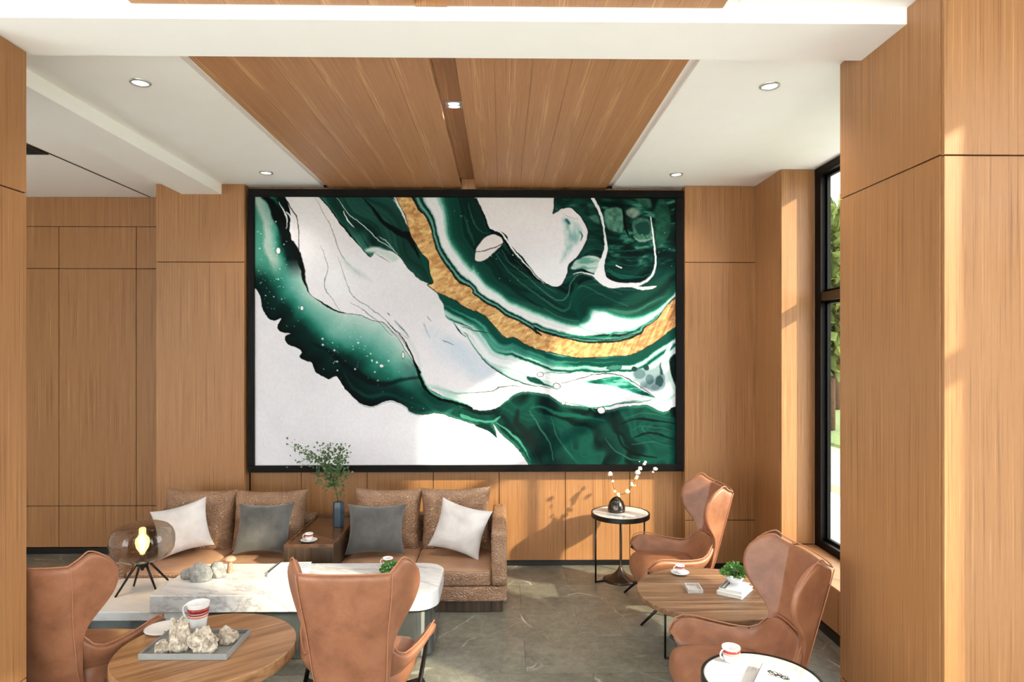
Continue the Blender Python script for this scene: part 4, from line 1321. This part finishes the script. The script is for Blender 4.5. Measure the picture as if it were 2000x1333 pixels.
# ------------------------------------------------------------------ round wooden tables
def wood_table(loc, r, h, th, mat, label, rot=0):
    t = thing('round_table', label, 'table', loc, rot)
    obj('tabletop', lathe([(r - .03, h - th), (r - .004, h - th + .012), (r, h - th + .025), (r, h - .006), (r - .005, h)], 72), mat, t, False)
    for i in range(3):
        a = R(182 + 120 * i)
        c, s = math.cos(a), math.sin(a)
        q = r * .63
        obj('leg', join(tube([(c * q, s * q, h - th), (c * q, s * q, .008)], .009, 8), tube([(c * q, s * q, .009), (c * .06, s * .06, .009)], .009, 8)), M['black'], t, True)
    obj('foot_plate', lathe([(.10, 0), (.10, .012), (.09, .016)], 24), M['black'], t)
    return t
wood_table((1.552, 4.932, 0), .539, .50, .052, M['walnut'], 'round dark walnut coffee table between the two wing chairs')
wood_table((-1.735, 3.945, 0), .50, .55, .085, M['walnut_l'], 'round light walnut table with grey tray in front')

# ------------------------------------------------------------------ marble side tables
def side_table(loc, label, rot=0):
    t = thing('side_table', label, 'table', loc, rot, 'round marble side tables')
    h, r = .672, .29
    obj('rim', lathe([(r - .004, h - .045), (r, h - .042), (r, h + .002), (r - .012, h + .002), (r - .012, h - .012)], 64, True, False), M['black'], t, False)
    obj('marble_top', lathe([(r - .0125, h - .03), (r - .0125, h - .003), (r - .018, h)], 64), M['marble_b'], t, False)
    for i in range(3):
        a = R(198 + 120 * i)
        c, s = math.cos(a), math.sin(a)
        q = r - .018
        obj('leg', tube([(c * q, s * q, h - .04), (c * q, s * q, 0)], .009, 8), M['black'], t, True)
        obj('foot_bar', bar((c * q, s * q, .010), (c * .05, s * .05, .010), .014, .014), M['black'], t)
    prof = [(.175, .004), (.14, .016), (.095, .038), (.058, .068), (.030, .098), (.014, .13), (.009, .17), (.008, h - .03)]
    obj('pedestal', lathe(prof, 36), M['bronze'], t, True)
    return t
side_table((1.184, 6.63, 0), 'tall round marble side table by the wall holding the blossom vase')
side_table((1.285, 3.27, 0), 'round marble side table in the near right corner', R(80))

# ------------------------------------------------------------------ cups
def cup_set(loc, rot, label, r=.036, h=.062, saucer=True, flip=False):
    t = thing('coffee_cup', label, 'cup', loc, rot, 'white cups with red bands')
    z0 = .012 if saucer else 0
    prof = [(.6 * r, z0), (.72 * r, z0 + .004), (.9 * r, z0 + h * .35), (r, z0 + h * .75), (r * 1.02, z0 + h), (r * .95, z0 + h), (r * .92, z0 + h * .75), (r * .8, z0 + h * .35), (.5 * r, z0 + .010)]
    obj('cup_body', lathe(prof, 32), M['ceramic'], t, True)
    obj('red_band', lathe([(r * 1.003, z0 + h * .70), (r * 1.018, z0 + h * .70), (r * 1.030, z0 + h * .88), (r * 1.015, z0 + h * .88)], 32, False, False), M['red'], t, True)
    obj('pink_band', lathe([(r * .985, z0 + h * .56), (r * 1.005, z0 + h * .56), (r * 1.016, z0 + h * .68), (r * 1.0, z0 + h * .68)], 32, False, False), M['pink'], t, True)
    pts = []
    for i in range(11):
        a = R(80 - 160 * i / 10)
        pts.append((-(r * .9 + .022 * math.cos(a)), 0, z0 + h * .55 + h * .30 * math.sin(a)))
    obj('handle', tube(pts, .0042, 8), M['ceramic'], t, True)
    if saucer:
        obj('saucer', lathe([(.030, 0), (.034, .003), (.055, .008), (.071, .015), (.073, .018), (.070, .019), (.052, .0125), (.030, .010), (.0001, .010)], 40, True, False), M['ceramic'], t, True)
    return t
cup_set((-1.714, 5.945, .592), 0, 'white red-banded cup and saucer on the sofa console')
cup_set((1.427, 5.311, .50), R(10), 'white red-banded cup and saucer on the dark walnut table')
cup_set((1.196, 3.455, .672), R(15), 'white red-banded cup on the near marble side table', .046, .078, False)
cup_set((-.945, 5.53, .50), 0, 'white cup behind the green plant on the coffee table', .042, .075, False)
# tall mug
mg = thing('tall_mug', 'tall tapered white mug with red stripes on light walnut table', 'mug', (-1.892, 4.18, .55), R(-12))
obj('mug_body', lathe([(.040, 0), (.045, .004), (.052, .06), (.0665, .168), (.068, .172), (.064, .172), (.048, .06), (.038, .012)], 36), M['ceramic'], mg, True)
def mug_r(z):
    return .0455 + max(0, z - .004) * .1285 - (.0008 if z < .06 else 0)
for z0, z1, m in ((.118, .146, 'red'), (.104, .114, 'red'), (.088, .101, 'pink')):
    obj('red_band' if m == 'red' else 'pink_band', lathe([(mug_r(z0) - .002, z0), (mug_r(z0) + .0012, z0), (mug_r(z1) + .0012, z1), (mug_r(z1) - .002, z1)], 36, False, False), M[m], mg, True)
obj('handle', tube([(-.058, 0, .145), (-.084, 0, .150), (-.103, 0, .137), (-.106, 0, .108), (-.092, 0, .074), (-.066, 0, .047), (-.049, 0, .037)], .0062, 8), M['ceramic'], mg, True)
# saucer plate
sp = thing('saucer_plate', 'flat white saucer beside the tall mug', 'plate', (-2.105, 4.185, .55))
obj('plate_body', lathe([(.065, 0), (.07, .004), (.112, .012), (.115, .015), (.110, .0155), (.07, .009), (.0001, .008)], 44, True, False), M['ceramic'], sp, True)
obj('dot_mark', move(lathe([(.005, .0), (.005, .0012)], 12), (.030, -.052, .0095)), M['ink'], sp)

# ------------------------------------------------------------------ rocks
def rock_mesh(sx, sy, sz, seed, rough=.35, sub=4, spike=0):
    from mathutils import noise
    bm = bmesh.new()
    bmesh.ops.create_icosphere(bm, subdivisions=sub, radius=1)
    for v in bm.verts:
        p = v.co.copy()
        n = noise.fractal(p * 1.6 + Vector((seed * 7.3, seed, 0)), 1.0, 2.0, 5)
        c = noise.cell(p * 3.2 + Vector((seed, 0, seed * 2)))
        q = p * (1 + rough * n + rough * .25 * c)
        z = q.z
        if spike and z > 0:
            z *= 1 + spike * noise.noise(Vector((p.x * 2.5 + seed, p.y * 2.5, 0)))
        v.co = Vector((q.x * sx, q.y * sy, max(z, -.55) * sz + .55 * sz))
    bm.verts.index_update()
    out = [tuple(v.co) for v in bm.verts], [[v.index for v in f.verts] for f in bm.faces]
    bm.free()
    return out
def stone(loc, s, seed, mat, label, grp, rough=.35, spike=0, smooth=False, cat='rock'):
    o = obj('ornamental_rock', rock_mesh(*s, seed, rough, 5 if not smooth else 4, spike), mat, None, smooth)
    o.location = loc
    return tag(o, label, cat, grp)
# grey tray with rocks
tr = thing('serving_tray', 'square grey lacquered tray on the light walnut table', 'tray', (-1.796, 3.945, .55), R(-1))
obj('tray_floor', bbox(-.245, .245, -.165, .165, 0, .010, .001), M['tray_grey'], tr)
for a, b, c, d in ((-.25, .25, -.17, -.162), (-.25, .25, .162, .17), (-.25, -.242, -.162, .162), (.242, .25, -.162, .162)):
    obj('tray_wall', bbox(a, b, c, d, 0, .034, .0015), M['tray_grey'], tr)
stone((-1.862, 3.880, .561), (.058, .05, .112), 2, M['rock'], 'tallest pale quartz rock on the grey tray', 'rocks on the grey tray', .34, .3)
stone((-1.722, 3.862, .561), (.075, .055, .082), 5, M['rock'], 'blocky pale quartz rock in the middle of the grey tray', 'rocks on the grey tray', .32, .25)
stone((-1.628, 3.975, .561), (.062, .045, .050), 9, M['rock'], 'small ridged pale rock at the right of the grey tray', 'rocks on the grey tray', .3, .5)
stone((-1.945, 3.850, .561), (.042, .036, .044), 12, M['rock'], 'low pale rock at the foot of the tallest quartz', 'rocks on the grey tray', .34)
# grey stones on the coffee table
stone((-2.345, 5.215, .50), (.086, .06, .094), 21, M['rock_g'], 'tall rounded grey stone on the marble coffee table', 'grey stones on the coffee table', .16, .0, True, 'stone')
stone((-2.452, 5.275, .50), (.072, .055, .052), 22, M['rock_g'], 'low grey stone left of the tall grey stone', 'grey stones on the coffee table', .16, 0, True, 'stone')
stone((-2.245, 5.30, .50), (.06, .055, .080), 23, M['rock_g'], 'grey stone right of the tall grey stone', 'grey stones on the coffee table', .16, 0, True, 'stone')
# little mushroom
mu = thing('mushroom_ornament', 'small pinkish wooden mushroom ornament on the coffee table', 'ornament', (-2.19, 5.40, .50))
obj('stem', lathe([(.022, 0), (.024, .01), (.020, .05), (.017, .085), (.018, .10)], 20), M['mushwood'], mu, True)
obj('cap', lathe([(.012, .092), (.038, .094), (.047, .103), (.046, .112), (.034, .125), (.016, .132), (.0001, .133)], 28, True, False), M['mushwood'], mu, True)

# ------------------------------------------------------------------ books
def book(name, loc, rot, w, d, h, label, grp=None, spine=None, band=None):
    t = thing(name, label, 'book', loc, rot, grp)
    obj('pages', box(-w / 2 + .004, w / 2 - .004, -d / 2 + .004, d / 2 - .004, .003, h - .003), M['paper_edge'], t)
    obj('back_cover', bbox(-w / 2, w / 2, -d / 2, d / 2, 0, .003, .0008), M['paper'], t)
    obj('front_cover', bbox(-w / 2, w / 2, -d / 2, d / 2, h - .003, h, .0008), M['paper'], t)
    obj('spine', bbox(-w / 2 - .002, -w / 2 + .002, -d / 2, d / 2, 0, h, .0008), M[spine or 'paper'], t)
    return t
b1 = book('book', (1.731, 4.913, .50), R(-38), .185, .255, .026, 'larger white book at the bottom of the stack on walnut table', 'books on the walnut table')
b2 = book('book', (1.731, 4.922, .526), R(-34), .165, .225, .020, 'white book with dark cover stripe under the plant bowl', 'books on the walnut table')
obj('cover_stripe', box(-.080, -.040, -.110, .110, .0200, .0207), M['slate'], b2)
for i in range(9):
    obj('printed_line', box(-.070, -.050, -.095 + i * .021, -.083 + i * .021, .0207, .0210), M['paper'], b2)
b3 = book('book', (1.335, 3.215, .672), R(-32), .17, .24, .034, 'white book with script lettering on the near marble table', None, 'slate')
# looping script on its cover
pts = []
rr = random.Random(4)
for i in range(70):
    u = i / 69
    pts.append((-.045 + .100 * u + .010 * math.sin(i * 1.1), .040 + .014 * math.sin(i * .9) + .010 * math.sin(i * .37) - .03 * u, .0346))
obj('cover_script', tube(pts, .0016, 5), M['ink'], b3)
obj('cover_script_line', tube([(-.04 + .08 * i / 10, .004 + .003 * math.sin(i * 2), .0346) for i in range(11)], .0012, 5), M['ink'], b3)
# magazine with pencils on the coffee table
mz = book('magazine', (-1.72, 5.44, .50), R(2), .27, .30, .022, 'white magazine with black striped corner on the coffee table')
for i in range(4):
    obj('printed_stripe', move(box(-.085, .085, -.004, .004, 0, .0006), (.03 + .030 * i, .075 - .018 * i, .022), (0, 0, R(42))), M['ink'], mz)
pc = obj('pencil', tube([(-1.858, 5.33, .5265), (-1.842, 5.60, .5265)], .0045, 6), M['ink'], None, False)
tag(pc, 'black pencil lying along the magazine left edge', 'pencil')

# ------------------------------------------------------------------ ashtray
at_ = thing('ashtray', 'small square grey concrete ashtray on the walnut table', 'ashtray', (1.433, 4.953, .50), R(-4))
obj('dish', bbox(-.055, .055, -.075, .075, 0, .012, .002), M['concrete'], at_)
for a, b, c, d in ((-.055, .055, -.075, -.064), (-.055, .055, .064, .075), (-.055, -.044, -.064, .064), (.044, .055, -.064, .064)):
    obj('wall', bbox(a, b, c, d, .010, .030, .002), M['concrete'], at_)

# ------------------------------------------------------------------ plants
def leaf_mesh(rnd, centers, size, droop=.3):
    V, F = [], []
    for (p, d) in centers:
        d = Vector(d).normalized()
        s = size * rnd.uniform(.7, 1.25)
        side = d.cross(Vector((rnd.uniform(-1, 1), rnd.uniform(-1, 1), rnd.uniform(-.3, 1)))).normalized()
        nrm = d.cross(side)
        p = Vector(p)
        n = len(V)
        for a, b, c in ((0, 0, 0), (.5, .42, .08), (1, 0, -.12), (.5, -.42, .08), (.5, 0, 0)):
            V.append(tuple(p + d * a * s + side * b * s + nrm * c * s))
        F += [(n, n + 1, n + 4), (n + 1, n + 2, n + 4), (n + 2, n + 3, n + 4), (n + 3, n, n + 4)]
    return V, F
def bushy(rnd, n, r, h, z0):
    out = []
    for _ in range(n):
        a = rnd.uniform(0, 2 * math.pi); e = rnd.uniform(.0, 1) ** .7
        q = r * math.sqrt(rnd.random())
        z = z0 + h * (1 - (q / r) ** 2) * rnd.uniform(.25, 1)
        out.append(((q * math.cos(a), q * math.sin(a), z), (math.cos(a) * .8 + rnd.uniform(-.5, .5), math.sin(a) * .8 + rnd.uniform(-.5, .5), rnd.uniform(-.1, .9))))
    return out
rnd = random.Random(11)
bw = thing('potted_plant', 'bright green leafy plant in white bowl on books', 'plant', (1.746, 4.969, .546))
obj('bowl', lathe([(.030, 0), (.034, .003), (.055, .022), (.070, .048), (.076, .075), (.071, .075), (.064, .048), (.045, .02)], 36), M['ceramic'], bw, True)
obj('soil', lathe([(.0001, .066), (.070, .066)], 24, False, False), M['soil'], bw)
tag(obj('foliage', leaf_mesh(rnd, bushy(rnd, 420, .085, .085, .065), .028), M['leaf_b'], bw), kind='stuff')
mp = thing('potted_plant', 'mossy green plant in grey pot behind the middle chair', 'plant', (-.885, 5.30, .50))
obj('pot', lathe([(.040, 0), (.046, .004), (.052, .05), (.048, .05), (.042, .02)], 30), M['concrete'], mp, True)
obj('soil', lathe([(.0001, .042), (.048, .042)], 24, False, False), M['soil'], mp)
tag(obj('foliage', leaf_mesh(rnd, bushy(rnd, 420, .075, .075, .045), .020), M['moss'], mp), kind='stuff')
# tall branch in the blue vase
vs = thing('branch_vase', 'dark blue faceted vase with tall leafy branch on sofa console', 'vase', (-1.572, 6.44, .592))
obj('vase_body', lathe([(.046, 0), (.052, .008), (.056, .05), (.056, .19), (.050, .235), (.046, .24), (.040, .238), (.046, .19), (.046, .02)], 6), M['blue'], vs)
sb = [(0, 0, .05), (-.005, 0, .24), (-.03, .0, .36), (-.06, -.02, .47), (-.13, -.03, .58), (-.24, -.04, .68), (-.36, -.03, .74), (-.46, -.02, .78)]
st = [tube(sb, [.006, .006, .005, .0045, .004, .003, .002, .0015], 6)]
lv = []
def along(pts, n, spread, u0=0.0):
    P_ = [Vector(p) for p in pts]
    for _ in range(n):
        u = rnd.uniform(u0, 1) * (len(P_) - 1)
        i = min(int(u), len(P_) - 2)
        p = P_[i].lerp(P_[i + 1], u - i)
        d = Vector((rnd.gauss(0, 1), rnd.gauss(0, 1), rnd.gauss(.1, .8)))
        lv.append((tuple(p + d * spread * rnd.random() * .6), tuple(d)))
subs = [[(-.03, 0, .36), (-.08, .02, .44), (-.12, .03, .56)], [(-.05, -.01, .44), (-.03, .04, .55), (-.02, .05, .67), (.00, .05, .76)], [(-.04, 0, .40), (.01, -.03, .50), (.03, -.04, .62), (.05, -.03, .70)], [(-.10, -.02, .54), (-.14, .02, .64), (-.18, .03, .72)], [(-.13, -.03, .58), (-.10, -.03, .68), (-.08, -.02, .78)], [(-.02, 0, .30), (.03, .02, .34), (.05, .02, .39)], [(-.24, -.04, .68), (-.30, -.06, .66), (-.36, -.05, .62)], [(-.06, -.02, .47), (-.16, -.04, .50), (-.24, -.04, .52)]]
for q in subs:
    st.append(tube(q, [.0035, .0028, .002, .0014][:len(q)], 5))
along(sb[2:6], 190, .13); along(sb[5:], 44, .07)
for q, n in zip(subs, (150, 190, 190, 80, 110, 30, 26, 40)):
    along(q, n, .10, .15)
obj('branch', join(*st), M['twig'], vs, True)
tag(obj('leaves', leaf_mesh(rnd, lv, .026), M['leaf'], vs), kind='stuff')
# blossom vase
bv = thing('blossom_vase', 'dark metallic teardrop vase with white blossom twigs', 'vase', (1.150, 6.655, .672))
obj('vase_body', lathe([(.078, 0), (.086, .006), (.088, .03), (.083, .065), (.068, .105), (.042, .135), (.024, .148), (.019, .148), (.034, .13), (.055, .09)], 40), M['gun'], bv, True)
tw = [[(0, 0, .12), (.005, 0, .17), (-.03, 0, .25), (-.045, .005, .31), (-.06, .01, .375)], [(0, 0, .12), (.03, 0, .165), (.09, 0, .185), (.15, 0, .25), (.19, 0, .33), (.24, .005, .42), (.285, .01, .50)], [(.20, 0, .36), (.27, -.01, .385), (.35, -.02, .415), (.385, -.02, .445)], [(.15, 0, .25), (.19, .01, .262), (.21, .012, .262)]]
for q in tw:
    obj('twig', tube(q, [.0035] + [.0026] * (len(q) - 2) + [.0016], 6), M['twig'], bv, True)
def blob(r, seed):
    return rock_mesh(r, r, r, seed, .22, 2)
for i, (x, y, z, r, m) in enumerate(((-.062, .01, .375, .024, 'blossom'), (-.075, .01, .36, .010, 'bud'), (-.040, .0, .305, .014, 'blossom'), (-.02, -.01, .205, .016, 'bud'), (.012, -.012, .175, .020, 'bud'), (.022, -.014, .16, .014, 'bud'), (.105, -.006, .205, .027, 'bud'), (.155, 0, .265, .019, 'bud'), (.150, -.005, .285, .014, 'blossom'), (.185, -.005, .262, .010, 'bud'), (.196, 0, .335, .018, 'bud'), (.205, -.003, .352, .016, 'blossom'), (.212, -.003, .392, .027, 'blossom'), (.238, .004, .43, .022, 'blossom'), (.282, .01, .475, .016, 'blossom'), (.292, .01, .495, .014, 'blossom'), (.235, .02, .498, .006, 'bud'), (.385, -.02, .43, .022, 'blossom'), (.362, -.02, .40, .012, 'blossom'))):
    obj('blossom', move(blob(r, i + 40), (x, y, z - r * .55)), M[m], bv, True)

# ------------------------------------------------------------------ table lamp
lp = thing('table_lamp', 'smoked glass globe lamp with four black legs on lower marble', 'lamp', (-2.893, 5.405, .371))
for dx, dy in ((-.112, -.185), (-.105, .065), (.112, -.012), (.105, .20)):
    obj('leg', tube([(dx * .22, dy * .22, .215), (dx, dy, 0)], [.011, .008], 8), M['black'], lp, True)
obj('hub', lathe([(.010, .150), (.016, .165), (.045, .19), (.050, .215), (.045, .225)], 24), M['black'], lp, True)
gp = [(.045, .222), (.10, .228), (.16, .245), (.205, .275), (.232, .32), (.240, .375), (.236, .43), (.218, .475), (.185, .505), (.14, .522), (.08, .530), (.0001, .532)]
obj('glass_shade', lathe(gp, 56, False, False), M['smoke'], lp, True)
obj('socket', lathe([(.018, .222), (.022, .235), (.020, .275), (.016, .28)], 20), M['bronze'], lp, True)
bl = obj('bulb', lathe([(.014, .275), (.022, .295), (.046, .335), (.054, .375), (.050, .405), (.034, .425), (.026, .44), (.026, .485), (.018, .495), (.0001, .497)], 28, False, False), M['bulb_glass'], lp, True)
fil = []
for i in range(8):
    a = 2 * math.pi * i / 8
    fil.append(tube([(.010 * math.cos(a), .010 * math.sin(a), .30), (.026 * math.cos(a), .026 * math.sin(a), .395)], .0028, 5))
obj('filament', join(*fil, tube([(0, 0, .30), (0, 0, .47)], .0035, 5)), M['filament'], bl, True)
ld = bpy.data.lights.new('bulb_light', 'POINT'); ld.energy = 5; ld.color = (1, .78, .48); ld.shadow_soft_size = .03
lo_ = bpy.data.objects.new('bulb_light', ld); COL.objects.link(lo_); lo_.parent = lp; lo_.location = (0, 0, .36)

# ------------------------------------------------------------------ outside the window
def flat(name, rgb, rough=.9, s=6, var=.12):
    return plain(name, rgb, rough, 0, .2, var, s)
M['pave'] = flat('pale_pavement', (226, 226, 224), .8, 1.5, .03)
M['grass'] = flat('lawn', (84, 96, 52), .95, 9, .3)
M['kerb'] = flat('stone_kerb', (132, 124, 100), .9, 5, .15)
M['path'] = flat('asphalt', (120, 116, 96), .9, 8, .1)
M['hedge'] = flat('hedge_leaf', (70, 86, 40), .8, 6, .35)
M['bark'] = flat('tree_bark', (72, 52, 38), .9, 8, .3)
M['crown'] = flat('tree_leaf', (86, 98, 46), .7, 3, .35)
g = struct('floor_outside', box(3.28, 5.6, -40, 60, -.3, -.12), M['pave'], 'pale sunlit pavement outside the window')
struct('kerb_strip', bbox(5.6, 5.85, -40, 60, -.3, .02, .01), M['kerb'], 'stone kerb beyond the pavement')
struct('path', box(5.85, 8.2, -40, 60, -.3, -.10), M['path'], 'grey path beyond the kerb')
struct('lawn', box(8.2, 80, -40, 90, -.3, -.02), M['grass'], 'green lawn outside the window')
struct('ground_front', box(-60, 3.28, -60, -6.6, -.3, -.12), M['pave'], 'pale pavement in front of the glazed facade')
rnd = random.Random(3)
def leaf_cloud(n, sx, sy, sz, size, cz):
    c = []
    for _ in range(n):
        d = Vector((rnd.gauss(0, 1), rnd.gauss(0, 1), rnd.gauss(0, 1))).normalized()
        q = rnd.random() ** .4
        c.append(((d.x * sx * q, d.y * sy * q, cz + d.z * sz * q), (d.x + rnd.uniform(-.6, .6), d.y + rnd.uniform(-.6, .6), d.z + rnd.uniform(-.6, .6))))
    return leaf_mesh(rnd, c, size)
def tree(loc, h, r, label):
    t = thing('tree', label, 'tree', loc, 0, 'trees beyond the lawn')
    obj('trunk', tube([(0, 0, 0), (.05, .03, h * .3), (-.04, .05, h * .6), (0, 0, h * .85)], [.18, .14, .10, .04], 10), M['bark'], t, True)
    tag(obj('crown', leaf_cloud(2600, r, r, h * .36, .42, h * .62), M['crown'], t), kind='stuff')
    return t
tree((9.4, 19.0, 0), 6.6, 1.9, 'leafy green tree seen through the window')
tree((12.9, 25.5, 0), 7.8, 2.4, 'taller leafy green tree behind the first, through the window')
hd = thing('hedge', 'clipped green hedge on the lawn outside the window', 'hedge', (12.2, 30, 0))
tag(obj('hedge_leaves', leaf_cloud(4000, 5, .8, .75, .26, .6), M['hedge'], hd), kind='stuff')
